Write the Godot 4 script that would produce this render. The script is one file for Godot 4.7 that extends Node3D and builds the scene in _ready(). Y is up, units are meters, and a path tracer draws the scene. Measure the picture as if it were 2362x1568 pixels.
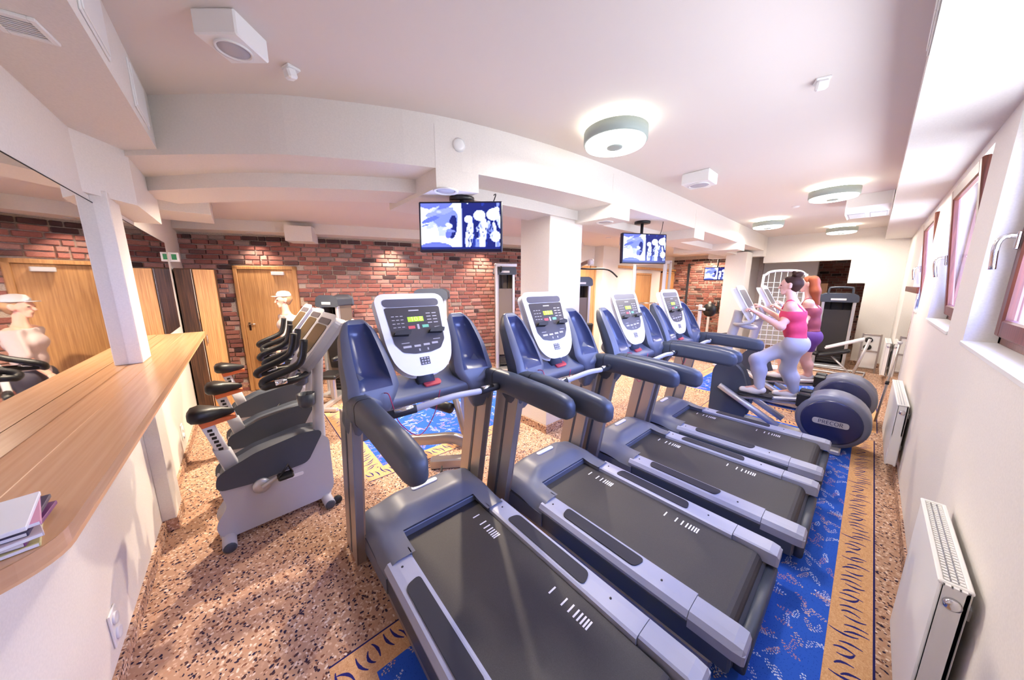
extends Node3D
# A basement gym: treadmills, bikes and weight machines between a brick wall and a window wall.
# Plan lengths below are in "spans" of U metres.
const U := 1.18
var M := {}
var used := {}
var rng := RandomNumberGenerator.new()

const LAMP := 5.4
const SPOT := 4.4

func _ready():
	rng.seed = 7
	# camera: 1.89 m up, looking across the room towards the brick wall, tipped down a little
	var cam := Camera3D.new()
	cam.name = "camera"
	cam.fov = 95.27
	cam.near = 0.05
	cam.far = 60.0
	cam.position = Vector3(0, 1.6, 0) * U
	cam.rotation_degrees = Vector3(-10.2, 49.0, 0)
	add_child(cam)
	cam.current = true
	# even, slightly blue daylight outside the windows
	var env := Environment.new()
	env.background_mode = Environment.BG_SKY
	var sky := Sky.new()
	var sm_ := ProceduralSkyMaterial.new()
	sm_.sky_top_color = c8(120, 145, 235)
	sm_.sky_horizon_color = c8(182, 194, 250)
	sm_.ground_bottom_color = c8(150, 155, 165)
	sm_.ground_horizon_color = c8(190, 198, 215)
	sm_.sun_angle_max = 0.0
	sky.sky_material = sm_
	env.sky = sky
	env.background_energy_multiplier = 34.0
	env.tonemap_mode = Environment.TONE_MAPPER_LINEAR
	env.tonemap_exposure = 0.88
	env.sdfgi_enabled = true
	env.ssao_enabled = true
	env.ssil_enabled = true
	var we := WorldEnvironment.new()
	we.name = "environment"
	we.environment = env
	add_child(we)
	make_materials()
	build_room()
	rugs()
	counter()
	wardrobe()
	treadmills()
	bikes()
	ellipticals()
	people()
	machines()
	fittings()
	window_side()

# ---------------------------------------------------------------- mesh building
class MB:
	var st := SurfaceTool.new()
	var xf := Transform3D.IDENTITY
	func _init():
		st.begin(Mesh.PRIMITIVE_TRIANGLES)
	func emit(t: Array, smooth := false, col = null):
		var c := Vector3.ZERO
		for p in t: c += p
		c /= maxf(1.0, t.size())
		var vol := 0.0
		for i in range(0, t.size(), 3):
			vol += (t[i] - c).dot((t[i + 1] - c).cross(t[i + 2] - c))
		st.set_smooth_group(0 if smooth else -1)
		for i in range(0, t.size(), 3):
			var order = [0, 2, 1] if vol > 0.0 else [0, 1, 2]
			for k in order:
				if col != null: st.set_color(col)
				st.add_vertex((xf * t[i + k]) * U)
	static func q(t: Array, a, b, c, d):
		t.append_array([a, b, c, a, c, d])
	func box(c: Vector3, s: Vector3, b := 0.004, bs := Basis.IDENTITY):
		var h = s * 0.5
		b = minf(b, minf(h.x, minf(h.y, h.z)) * 0.95)
		var V = func(ax, sg):
			var p = Vector3(h.x - b, h.y - b, h.z - b)
			p[ax] = h[ax]
			return c + bs * (p * sg)
		var t := []
		for ax in 3:
			var i = (ax + 1) % 3
			var j = (ax + 2) % 3
			for s1 in [-1.0, 1.0]:
				var k := []
				for w in [[-1.0, -1.0], [1.0, -1.0], [1.0, 1.0], [-1.0, 1.0]]:
					var sg = Vector3.ONE
					sg[ax] = s1; sg[i] = w[0]; sg[j] = w[1]
					k.append(V.call(ax, sg))
				if s1 > 0: q(t, k[0], k[1], k[2], k[3])
				else: q(t, k[3], k[2], k[1], k[0])
			if b > 0.0:
				for s1 in [-1.0, 1.0]:
					for s2 in [-1.0, 1.0]:
						var g1 = Vector3.ONE
						g1[i] = s1; g1[j] = s2; g1[ax] = -1.0
						var g2 = g1
						g2[ax] = 1.0
						if s1 * s2 > 0: q(t, V.call(i, g1), V.call(i, g2), V.call(j, g2), V.call(j, g1))
						else: q(t, V.call(j, g1), V.call(j, g2), V.call(i, g2), V.call(i, g1))
		if b > 0.0:
			for sx in [-1.0, 1.0]:
				for sy in [-1.0, 1.0]:
					for sz in [-1.0, 1.0]:
						var sg = Vector3(sx, sy, sz)
						if sx * sy * sz > 0: t.append_array([V.call(0, sg), V.call(1, sg), V.call(2, sg)])
						else: t.append_array([V.call(0, sg), V.call(2, sg), V.call(1, sg)])
		# edges above run outwards; keep the winding by hand, box is convex
		for n in range(0, t.size(), 3):
			var nn = (t[n + 1] - t[n]).cross(t[n + 2] - t[n])
			if nn.dot((t[n] + t[n + 1] + t[n + 2]) / 3.0 - c) < 0.0:
				var sw = t[n + 1]
				t[n + 1] = t[n + 2]; t[n + 2] = sw
		emit(t, false)
		return self
	func bx(x0, x1, y0, y1, z0, z1, b := 0.004):
		return box(Vector3(x0 + x1, y0 + y1, z0 + z1) * 0.5, Vector3(absf(x1 - x0), absf(y1 - y0), absf(z1 - z0)), b)
	func loft(rings: Array, smooth := true, cap0 := true, cap1 := true, closed := true):
		var t := []
		var n = rings[0].size()
		for j in rings.size() - 1:
			for i in (n if closed else n - 1):
				q(t, rings[j][i], rings[j][(i + 1) % n], rings[j + 1][(i + 1) % n], rings[j + 1][i])
		for e in 2:
			if (e == 0 and cap0) or (e == 1 and cap1):
				var r = rings[0] if e == 0 else rings[-1]
				var c = Vector3.ZERO
				for p in r: c += p
				c /= n
				for i in n:
					if e == 0: t.append_array([c, r[(i + 1) % n], r[i]])
					else: t.append_array([c, r[i], r[(i + 1) % n]])
		emit(t, smooth)
		return self
	func tube(path: Array, rad, sides := 8, caps := true, smooth := true):
		var rings := []
		var up = Vector3.UP
		var n = path.size()
		for i in n:
			var d = (path[mini(i + 1, n - 1)] - path[maxi(i - 1, 0)]).normalized()
			if i == 0 and absf(d.dot(up)) > 0.95: up = Vector3.RIGHT
			var s = d.cross(up).normalized()
			up = s.cross(d).normalized()
			var r = rad[i] if rad is Array else rad
			var ring := []
			for k in sides:
				var a = TAU * k / sides
				ring.append(path[i] + (s * cos(a) + up * sin(a)) * r)
			rings.append(ring)
		return loft(rings, smooth, caps, caps)
	func lathe(prof: Array, o: Vector3, ax: Vector3, seg := 20, smooth := true):
		# prof: [radius, along]
		var u = ax.normalized().cross(Vector3(0.31, 0.9, 0.2)).normalized()
		var v = ax.normalized().cross(u)
		var rings := []
		for p in prof:
			var ring := []
			for k in seg:
				var a = TAU * k / seg
				ring.append(o + ax.normalized() * p[1] + (u * cos(a) + v * sin(a)) * p[0])
			rings.append(ring)
		return loft(rings, smooth, true, true)
	func prism(poly: Array, o: Vector3, ux: Vector3, uy: Vector3, dep: Vector3, bev := 0.0):
		# poly in (ux, uy), from o - dep/2 to o + dep/2; bev pulls the rim in at both ends
		var pp := PackedVector2Array(poly)
		var n = pp.size()
		var inn := PackedVector2Array()
		var area := 0.0
		for i in n: area += pp[i].cross(pp[(i + 1) % n])
		for i in n:
			var e1 = (pp[i] - pp[(i + n - 1) % n]).normalized()
			var e2 = (pp[(i + 1) % n] - pp[i]).normalized()
			var nn = (e1 + e2).normalized().orthogonal() * (1.0 if area < 0 else -1.0)
			inn.append(pp[i] - nn * bev)
		var w = func(p, k): return o + ux * p.x + uy * p.y + dep * k
		var bk = bev / maxf(dep.length(), 1e-6)
		var rings := []
		var lv = [[inn, -0.5], [pp, -0.5 + bk], [pp, 0.5 - bk], [inn, 0.5]] if bev > 0 else [[pp, -0.5], [pp, 0.5]]
		for l in lv:
			var r := []
			for p in l[0]: r.append(w.call(p, l[1]))
			rings.append(r)
		var t := []
		for j in rings.size() - 1:
			for i in n: q(t, rings[j][i], rings[j][(i + 1) % n], rings[j + 1][(i + 1) % n], rings[j + 1][i])
		var tri = Geometry2D.triangulate_polygon(inn)
		# side quads run so that, for a counter-clockwise outline, caps follow
		var ccw = area > 0
		for i in range(0, tri.size(), 3):
			var a = inn[tri[i]]
			var b = inn[tri[i + 1]]
			var c = inn[tri[i + 2]]
			if ((b - a).cross(c - a) > 0) != ccw:
				var sw = b
				b = c; c = sw
			t.append_array([w.call(a, 0.5), w.call(b, 0.5), w.call(c, 0.5)])
			t.append_array([w.call(a, -0.5), w.call(c, -0.5), w.call(b, -0.5)])
		emit(t, false)
		return self
	func ball(c: Vector3, r: Vector3, seg := 14):
		var rings := []
		for j in range(1, seg / 2):
			var a = PI * j / (seg / 2)
			var ring := []
			for k in seg:
				var b = TAU * k / seg
				ring.append(c + Vector3(sin(a) * cos(b) * r.x, cos(a) * r.y, sin(a) * sin(b) * r.z))
			rings.append(ring)
		return loft(rings, true)
	func done() -> ArrayMesh:
		st.generate_normals()
		st.index()
		return st.commit()

func sm(pts: Array, sub := 5) -> Array:
	# smooth path through the points
	var o := []
	var n = pts.size()
	for i in n - 1:
		for k in sub:
			var a = pts[maxi(i - 1, 0)]
			o.append(pts[i].cubic_interpolate(pts[i + 1], a, pts[mini(i + 2, n - 1)], float(k) / sub))
	o.append(pts[n - 1])
	return o

func rr(c: Vector3, ux: Vector3, uy: Vector3, hx: float, hy: float, r: float, n := 3) -> Array:
	# rounded rectangle ring
	var o := []
	r = minf(r, minf(hx, hy) * 0.999)
	for q in 4:
		var cx = (hx - r) * [1, -1, -1, 1][q]
		var cy = (hy - r) * [1, 1, -1, -1][q]
		for k in n + 1:
			var a = PI / 2 * (q + float(k) / n)
			o.append(c + ux * (cx + cos(a) * r) + uy * (cy + sin(a) * r))
	return o

func rpoly(pts: Array, r: float, n := 4) -> Array:
	# rounds the corners of a 2D outline
	var o := []
	var m = pts.size()
	for i in m:
		var p: Vector2 = pts[i]
		var a: Vector2 = pts[(i + m - 1) % m] - p
		var b: Vector2 = pts[(i + 1) % m] - p
		var d = minf(r, minf(a.length(), b.length()) * 0.49)
		var p0 = p + a.normalized() * d
		var p1 = p + b.normalized() * d
		for k in n + 1:
			var s = float(k) / n
			o.append(p0.lerp(p, s).lerp(p.lerp(p1, s), s))
	return o

# ---------------------------------------------------------------- scene tree
func numbered(called: String) -> String:
	used[called] = used.get(called, -1) + 1
	return called if used[called] == 0 else "%s_%03d" % [called, used[called]]

func tag(o, label := "", category := "", group := "", kind := ""):
	if label: o.set_meta("label", label)
	if category: o.set_meta("category", category)
	if group: o.set_meta("group", group)
	if kind: o.set_meta("kind", kind)
	return o

func thing(called: String, label: String, category: String, at := Vector3.ZERO, turn := 0.0, group := "") -> Node3D:
	var o := Node3D.new()
	o.name = numbered(called)
	add_child(o)
	o.position = at * U
	o.rotation.y = deg_to_rad(turn)
	return tag(o, label, category, group)

func part(called: String, mb, m, parent: Node) -> MeshInstance3D:
	var o := MeshInstance3D.new()
	o.name = called
	o.mesh = mb.done() if mb is MB else mb
	o.material_override = m
	parent.add_child(o, true)
	return o

func single(called: String, mb, m, label: String, category: String, at := Vector3.ZERO, group := "") -> MeshInstance3D:
	var o := MeshInstance3D.new()
	o.name = numbered(called)
	o.mesh = mb.done() if mb is MB else mb
	o.material_override = m
	add_child(o)
	o.position = at * U
	return tag(o, label, category, group)

func struct(called: String, mb, m) -> MeshInstance3D:
	var o := MeshInstance3D.new()
	o.name = called
	o.mesh = mb.done() if mb is MB else mb
	o.material_override = m
	add_child(o)
	return tag(o, "", "", "", "structure")

func copy(src: Node3D, label: String, at: Vector3, turn := 0.0) -> Node3D:
	var o = src.duplicate()
	o.name = numbered(String(src.name))
	add_child(o)
	o.position = at * U
	o.rotation.y = deg_to_rad(turn)
	o.set_meta("label", label)
	return o

func text(called: String, s: String, h: float, m, parent: Node, t: Transform3D):
	var tm := TextMesh.new()
	var f := SystemFont.new()
	f.font_names = PackedStringArray(["Droid Sans"])
	tm.font = f
	tm.font_size = 32
	tm.text = s
	tm.pixel_size = h * U / 24.0
	tm.depth = 0.0015 * U
	var o := MeshInstance3D.new()
	o.name = called
	o.mesh = tm
	o.material_override = m
	parent.add_child(o, true)
	t.origin *= U
	o.transform = t
	return o

# ---------------------------------------------------------------- materials
func mk(c: Color, rough := 0.6, metal := 0.0, spec := 0.5) -> StandardMaterial3D:
	var m := StandardMaterial3D.new()
	m.albedo_color = c
	m.roughness = rough
	m.metallic = metal
	m.metallic_specular = spec
	return m

func c8(r, g, b) -> Color: return Color(r / 255.0, g / 255.0, b / 255.0)

func glow(c: Color, e: float) -> StandardMaterial3D:
	var m := mk(c, 0.5)
	m.emission_enabled = true
	m.emission = c
	m.emission_energy_multiplier = e
	return m

func tri(m: StandardMaterial3D, tex, scale: Vector3, world := true):
	m.albedo_texture = tex
	m.uv1_triplanar = true
	m.uv1_world_triplanar = world
	m.uv1_scale = scale
	m.uv1_triplanar_sharpness = 4.0
	return m

func noise_image(w: int, h: int, sx: float, sy: float, lo: Color, hi: Color, seed: int, gain := 1.6) -> ImageTexture:
	# seamless streaks or grain: sx, sy are cycles across the picture
	var n := FastNoiseLite.new()
	n.seed = seed
	n.noise_type = FastNoiseLite.TYPE_SIMPLEX
	n.frequency = 1.0
	n.fractal_octaves = 4
	var im := Image.create(w, h, false, Image.FORMAT_RGB8)
	for y in h:
		for x in w:
			var a = TAU * x / w
			var b = float(y) / h
			var v0 = n.get_noise_3d(cos(a) * sx / TAU, sin(a) * sx / TAU, b * sy)
			var v1 = n.get_noise_3d(cos(a) * sx / TAU, sin(a) * sx / TAU, (b - 1.0) * sy)
			var v = lerpf(v0, v1, smoothstep(0.75, 1.0, b))
			im.set_pixel(x, y, lo.lerp(hi, clampf(0.5 + v * gain, 0.0, 1.0)))
	return ImageTexture.create_from_image(im)

func transposed(t: ImageTexture) -> ImageTexture:
	var im = t.get_image().duplicate()
	im.rotate_90(CLOCKWISE)
	return ImageTexture.create_from_image(im)

func blob(im: Image, cx: float, cy: float, rx: float, ry: float, ang: float, col: Color):
	var w = im.get_width()
	var h = im.get_height()
	var R = int(ceil(maxf(rx, ry)))
	var ca = cos(ang)
	var sa = sin(ang)
	for dy in range(-R, R + 1):
		for dx in range(-R, R + 1):
			var u = (dx * ca + dy * sa) / rx
			var v = (-dx * sa + dy * ca) / ry
			if u * u + v * v <= 1.0:
				im.set_pixel(posmod(int(cx) + dx, w), posmod(int(cy) + dy, h), col)

func pebble_image() -> ImageTexture:
	var im := Image.create(768, 768, false, Image.FORMAT_RGB8)
	im.fill(c8(182, 146, 122))
	var cols = [c8(192, 156, 132), c8(164, 124, 102), c8(204, 170, 148), c8(184, 142, 116), c8(216, 188, 166), c8(226, 206, 190), c8(78, 56, 58), c8(48, 40, 62), c8(126, 86, 70)]
	var wts = [15, 9, 15, 9, 12, 9, 12, 12, 8]
	for i in 7600:
		var r = rng.randi() % 101
		var k = 0
		while r >= wts[k] and k < 8:
			r -= wts[k]
			k += 1
		var s = rng.randf_range(2.6, 5.4)
		blob(im, rng.randf() * 768, rng.randf() * 768, s * rng.randf_range(0.8, 1.35), s * rng.randf_range(0.55, 0.9), rng.randf() * PI, cols[k])
	return ImageTexture.create_from_image(im)

func sprig_image() -> ImageTexture:
	var im := Image.create(1024, 1024, false, Image.FORMAT_RGB8)
	im.fill(c8(48, 92, 196))
	for i in 9000:
		blob(im, rng.randf() * 1024, rng.randf() * 1024, 2.0, 1.0, rng.randf() * PI, [c8(30, 64, 160), c8(46, 90, 196)][i % 2])
	for i in 190:
		var p = Vector2(rng.randf(), rng.randf()) * 1024
		var a = rng.randf() * TAU
		var bend = rng.randf_range(-0.2, 0.2)
		var col = [c8(206, 216, 240), c8(186, 186, 220), c8(176, 130, 150), c8(200, 170, 165)][rng.randi() % 4]
		var n = rng.randi_range(5, 8)
		for k in n:
			a += bend
			p += Vector2(cos(a), sin(a)) * 13.0
			var wd = sin(PI * (k + 0.7) / n) * 11.0
			for s in [-1, 0, 1]:
				var o = Vector2(-sin(a), cos(a)) * s * wd + Vector2(rng.randf_range(-3, 3), rng.randf_range(-3, 3))
				blob(im, p.x + o.x, p.y + o.y, 3.9, 2.7, a + s * 0.7, col)
	return ImageTexture.create_from_image(im)

func border_image() -> ImageTexture:
	# a length of gold border with dark blue strokes; length runs along x
	var im := Image.create(1024, 160, false, Image.FORMAT_RGB8)
	im.fill(c8(208, 162, 118))
	for i in 2600:
		blob(im, rng.randf() * 1024, rng.randf() * 160, rng.randf_range(5, 12), 1.0, rng.randf() * PI, [c8(220, 178, 136), c8(194, 146, 102)][i % 2])
	for i in 21:
		var x0 = (i + 0.5) * 1024.0 / 21.0 + rng.randf_range(-5, 5)
		var y0 = rng.randf_range(58.0, 94.0)
		var a = rng.randf_range(-0.75, -0.2) + PI / 2
		var cv = rng.randf_range(0.4, 0.8) * (1 if i % 3 else -1)
		var hl = rng.randf_range(34, 52)
		for k in 34:
			var s = (k - 16.5) / 17.0
			var q = Vector2(cos(a), sin(a)) * s * hl + Vector2(-sin(a), cos(a)) * cv * s * s * 22.0
			blob(im, x0 + q.x, y0 + q.y, 7.6 - 5.0 * absf(s), 7.6 - 5.0 * absf(s), 0.0, c8(44, 44, 112))
	im.fill_rect(Rect2i(0, 152, 1024, 8), c8(40, 38, 92))
	return ImageTexture.create_from_image(im)

func screen_image() -> ImageTexture:
	# a picture in blue and white: a face in profile under a cap, then figures against the dark
	rng.seed = 23
	var w = 320
	var h = 180
	var im := Image.create(w, h, false, Image.FORMAT_RGB8)
	im.fill(c8(245, 247, 255))
	var dark = c8(16, 30, 110)
	var mid = c8(120, 135, 215)
	var pale = c8(178, 188, 240)
	blob(im, 82, 75, 62, 52, 0.3, pale)
	blob(im, 96, 52, 56, 40, 0.2, mid)
	blob(im, 76, 34, 58, 14, -0.25, c8(140, 152, 225))
	blob(im, 40, 62, 40, 9, -0.35, c8(92, 108, 200))
	blob(im, 128, 92, 17, 46, 0.1, dark)
	blob(im, 112, 118, 12, 20, 0.3, c8(96, 108, 200))
	blob(im, 36, 118, 34, 44, 0.0, c8(250, 250, 255))
	blob(im, 58, 178, 70, 26, 0.0, c8(100, 112, 205))
	im.fill_rect(Rect2i(165, 0, 155, 180), dark)
	im.fill_rect(Rect2i(150, 20, 16, 160), c8(238, 242, 255))
	for k in 30:
		blob(im, rng.randf_range(185, 318), rng.randf_range(30, 175), rng.randf_range(4, 12), rng.randf_range(7, 26), rng.randf_range(-0.5, 0.5), [c8(245, 247, 255), pale, mid, c8(30, 50, 150)][k % 4])
	for k in [[192, 62, 17], [236, 48, 24], [290, 44, 26]]:
		blob(im, k[0], k[1], k[2], k[2] * 0.9, 0, c8(250, 250, 255))
	for k in [[195, 125, 16, 58], [250, 118, 15, 60], [300, 130, 20, 22]]:
		blob(im, k[0], k[1], k[2], k[3], 0.12, c8(240, 243, 255))
	for k in 26:
		blob(im, rng.randf_range(175, 300), rng.randf_range(80, 172), 2.5, rng.randf_range(4, 12), rng.randf_range(-0.6, 0.6), [dark, mid][k % 2])
	im.fill_rect(Rect2i(0, 172, 320, 8), dark)
	for k in 14:
		blob(im, rng.randf_range(20, 130), rng.randf_range(20, 120), rng.randf_range(6, 22), rng.randf_range(3, 8), rng.randf_range(-0.6, 0.3), [pale, mid, c8(214, 220, 250)][k % 3])
	im.resize(80, 45, Image.INTERPOLATE_BILINEAR)
	im.resize(480, 270, Image.INTERPOLATE_CUBIC)
	return ImageTexture.create_from_image(im)

func make_materials():
	var wood := noise_image(256, 512, 46, 2.2, c8(172, 124, 80), c8(208, 160, 108), 3, 1.0)
	var wood2 := noise_image(256, 512, 26, 1.2, c8(196, 148, 108), c8(212, 168, 128), 8, 0.7)
	var dwood := noise_image(256, 512, 40, 2.0, c8(48, 30, 22), c8(84, 54, 36), 9, 1.3)
	var grain := noise_image(256, 256, 30, 30, Color(0.72, 0.72, 0.72), Color(1, 1, 1), 5, 1.4)
	M.wall = mk(c8(232, 226, 219), 0.85)
	tri(M.wall, noise_image(128, 128, 40, 40, Color(0.97, 0.97, 0.97), Color(1, 1, 1), 11, 1.0), Vector3(2, 2, 2))
	M.ceiling = mk(c8(226, 216, 208), 0.9)
	M.carpet = tri(mk(Color.WHITE, 0.95, 0, 0.2), pebble_image(), Vector3(0.78, 0.78, 0.78))
	M.rug = tri(mk(Color.WHITE, 0.95, 0, 0.2), sprig_image(), Vector3(0.95, 0.95, 0.95))
	M.border = mk(Color.WHITE, 0.95, 0, 0.2)
	M.border.albedo_texture = border_image()
	M.wood = tri(mk(Color.WHITE, 0.45), wood, Vector3(1.3, 0.7, 1.3))
	M.bar = tri(mk(Color.WHITE, 0.22), transposed(wood2), Vector3(0.7, 1.6, 1.6))
	M.dwood = tri(mk(Color.WHITE, 0.4), dwood, Vector3(1.3, 0.6, 1.3))
	M.frame = tri(mk(c8(205, 170, 160), 0.4), noise_image(128, 256, 30, 2.0, c8(110, 66, 48), c8(150, 96, 72), 21, 1.2), Vector3(2, 1, 2))
	M.mortar = tri(mk(c8(226, 210, 198), 0.95), grain, Vector3(4, 4, 4))
	M.brick = []
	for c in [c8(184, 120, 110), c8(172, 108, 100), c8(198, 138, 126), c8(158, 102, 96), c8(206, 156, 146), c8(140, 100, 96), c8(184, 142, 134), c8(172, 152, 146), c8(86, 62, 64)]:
		M.brick.append(tri(mk(c, 0.9), grain, Vector3(5, 5, 5)))
	M.brickfield = mk(Color.WHITE, 0.9)
	M.brickfield.vertex_color_use_as_albedo = true
	tri(M.brickfield, grain, Vector3(5, 5, 5))
	M.mirror = mk(Color(0.93, 0.93, 0.93), 0.02, 1.0)
	M.glass = mk(Color(0.9, 0.95, 1.0, 0.05), 0.03, 0.0, 0.2)
	M.glass.transparency = BaseMaterial3D.TRANSPARENCY_ALPHA
	M.body = mk(c8(94, 99, 114), 0.42)
	M.body_dark = mk(c8(64, 71, 84), 0.42)
	M.pocket = mk(c8(58, 68, 104), 0.28)
	M.rail = mk(c8(154, 158, 176), 0.4)
	M.belt = tri(mk(c8(56, 54, 56), 0.6), noise_image(256, 256, 90, 90, Color(0.8, 0.8, 0.8), Color(1, 1, 1), 15, 1.2), Vector3(3, 3, 3))
	M.grip = mk(c8(44, 44, 52), 0.85)
	M.alu = mk(c8(176, 168, 162), 0.38, 0.75)
	M.silver = mk(c8(198, 198, 202), 0.35, 0.55)
	M.chrome = mk(c8(225, 225, 228), 0.12, 1.0)
	M.white = mk(c8(226, 226, 230), 0.4)
	M.grey = mk(c8(178, 178, 186), 0.42)
	M.panel = mk(c8(64, 60, 62), 0.3)
	M.panel_top = mk(c8(82, 80, 90), 0.35)
	M.print = mk(c8(176, 172, 172), 0.5)
	M.black = mk(c8(22, 22, 26), 0.45)
	M.rubber = mk(c8(34, 34, 38), 0.7)
	M.red = mk(c8(205, 78, 82), 0.45)
	M.cord = mk(c8(176, 40, 80), 0.6)
	M.orange = mk(c8(226, 120, 72), 0.5)
	M.green = mk(c8(110, 190, 150), 0.5)
	M.lime = glow(c8(150, 205, 40), 0.9)
	M.lime_text = glow(c8(215, 240, 120), 1.0)
	M.white_paint = mk(c8(236, 236, 234), 0.35)
	M.navy = mk(c8(36, 42, 84), 0.3)
	M.shroud = mk(c8(110, 98, 90), 0.5)
	M.plate = mk(c8(60, 58, 58), 0.5, 0.3)
	M.tvframe = mk(c8(18, 22, 52), 0.3)
	var sc := mk(Color.BLACK, 0.2)
	var stex = screen_image()
	sc.emission_enabled = true
	sc.emission_operator = BaseMaterial3D.EMISSION_OP_MULTIPLY
	sc.emission = Color.WHITE
	sc.emission_texture = stex
	sc.emission_energy_multiplier = 1.9
	M.screen = sc
	M.lampglow = glow(c8(255, 255, 250), 4.0)
	M.lamphalo = glow(c8(255, 255, 240), 22.0)
	M.lampband = mk(c8(168, 180, 172), 0.5)
	M.spotglow = glow(c8(255, 232, 200), 3.0)
	M.skin = mk(c8(226, 176, 156), 0.55)
	M.skin.subsurf_scatter_enabled = true
	M.skin.subsurf_scatter_strength = 0.1
	M.pink = mk(c8(214, 62, 96), 0.75)
	M.sweats = mk(c8(176, 176, 188), 0.85)
	M.hair_dark = mk(c8(62, 40, 32), 0.6, 0.0, 0.3)
	M.hair_red = mk(c8(142, 74, 48), 0.6, 0.0, 0.3)
	M.hair_fair = mk(c8(170, 130, 96), 0.6)
	M.purple = mk(c8(96, 52, 128), 0.7)
	M.maroon = mk(c8(150, 70, 84), 0.75)
	M.yellow = mk(c8(216, 170, 60), 0.7)
	M.shirt = mk(c8(196, 178, 178), 0.8)
	M.trousers = mk(c8(60, 56, 70), 0.8)
	M.shoe = mk(c8(222, 214, 206), 0.6)

# ---------------------------------------------------------------- the room
var A_LINE := []
var B_LINE := []
var W_LINE := []

func line_of(pts: Array, sub := 4) -> Array:
	var v := []
	for p in pts: v.append(Vector2(p[0], p[1]))
	var o := []
	var n = v.size()
	for i in n - 1:
		for k in sub:
			o.append(v[i].cubic_interpolate(v[i + 1], v[maxi(i - 1, 0)], v[mini(i + 2, n - 1)], float(k) / sub))
	o.append(v[n - 1])
	return o

func walk(line: Array, s: float) -> Array:
	# point and direction at a length along a plan line
	for i in line.size() - 1:
		var d = line[i].distance_to(line[i + 1])
		if s <= d or i == line.size() - 2:
			return [line[i] + (line[i + 1] - line[i]).normalized() * s, (line[i + 1] - line[i]).normalized()]
		s -= d
	return []

func length_of(line: Array) -> float:
	var s := 0.0
	for i in line.size() - 1: s += line[i].distance_to(line[i + 1])
	return s

func at_z(line: Array, z: float) -> float:
	for i in line.size() - 1:
		if (line[i].y - z) * (line[i + 1].y - z) <= 0.0 and line[i].y != line[i + 1].y:
			return lerpf(line[i].x, line[i + 1].x, (z - line[i].y) / (line[i + 1].y - line[i].y))
	return line[-1].x

func between(mb: MB, l1: Array, l2: Array, y0: float, y1: float):
	# a solid whose plan lies between two lines of the same count
	var rings := []
	for i in l1.size():
		var a = l1[i]
		var b = l2[i]
		rings.append([Vector3(a.x, y0, a.y), Vector3(a.x, y1, a.y), Vector3(b.x, y1, b.y), Vector3(b.x, y0, b.y)])
	mb.loft(rings, false)
	return mb

func shifted(l: Array, d: float) -> Array:
	var o := []
	for i in l.size():
		var t = (l[mini(i + 1, l.size() - 1)] - l[maxi(i - 1, 0)]).normalized()
		o.append(l[i] + Vector2(t.y, -t.x) * d)
	return o

func plan(pts: Array) -> Array:
	var o := []
	for p in pts: o.append(Vector2(p[0], p[1]))
	return o

func pour(mb: MB, pts: Array, y0: float, y1: float, bev := 0.0):
	mb.prism(plan(pts), Vector3(0, (y0 + y1) / 2, 0), Vector3.RIGHT, Vector3.BACK, Vector3(0, y1 - y0, 0), bev)
	return mb

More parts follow.
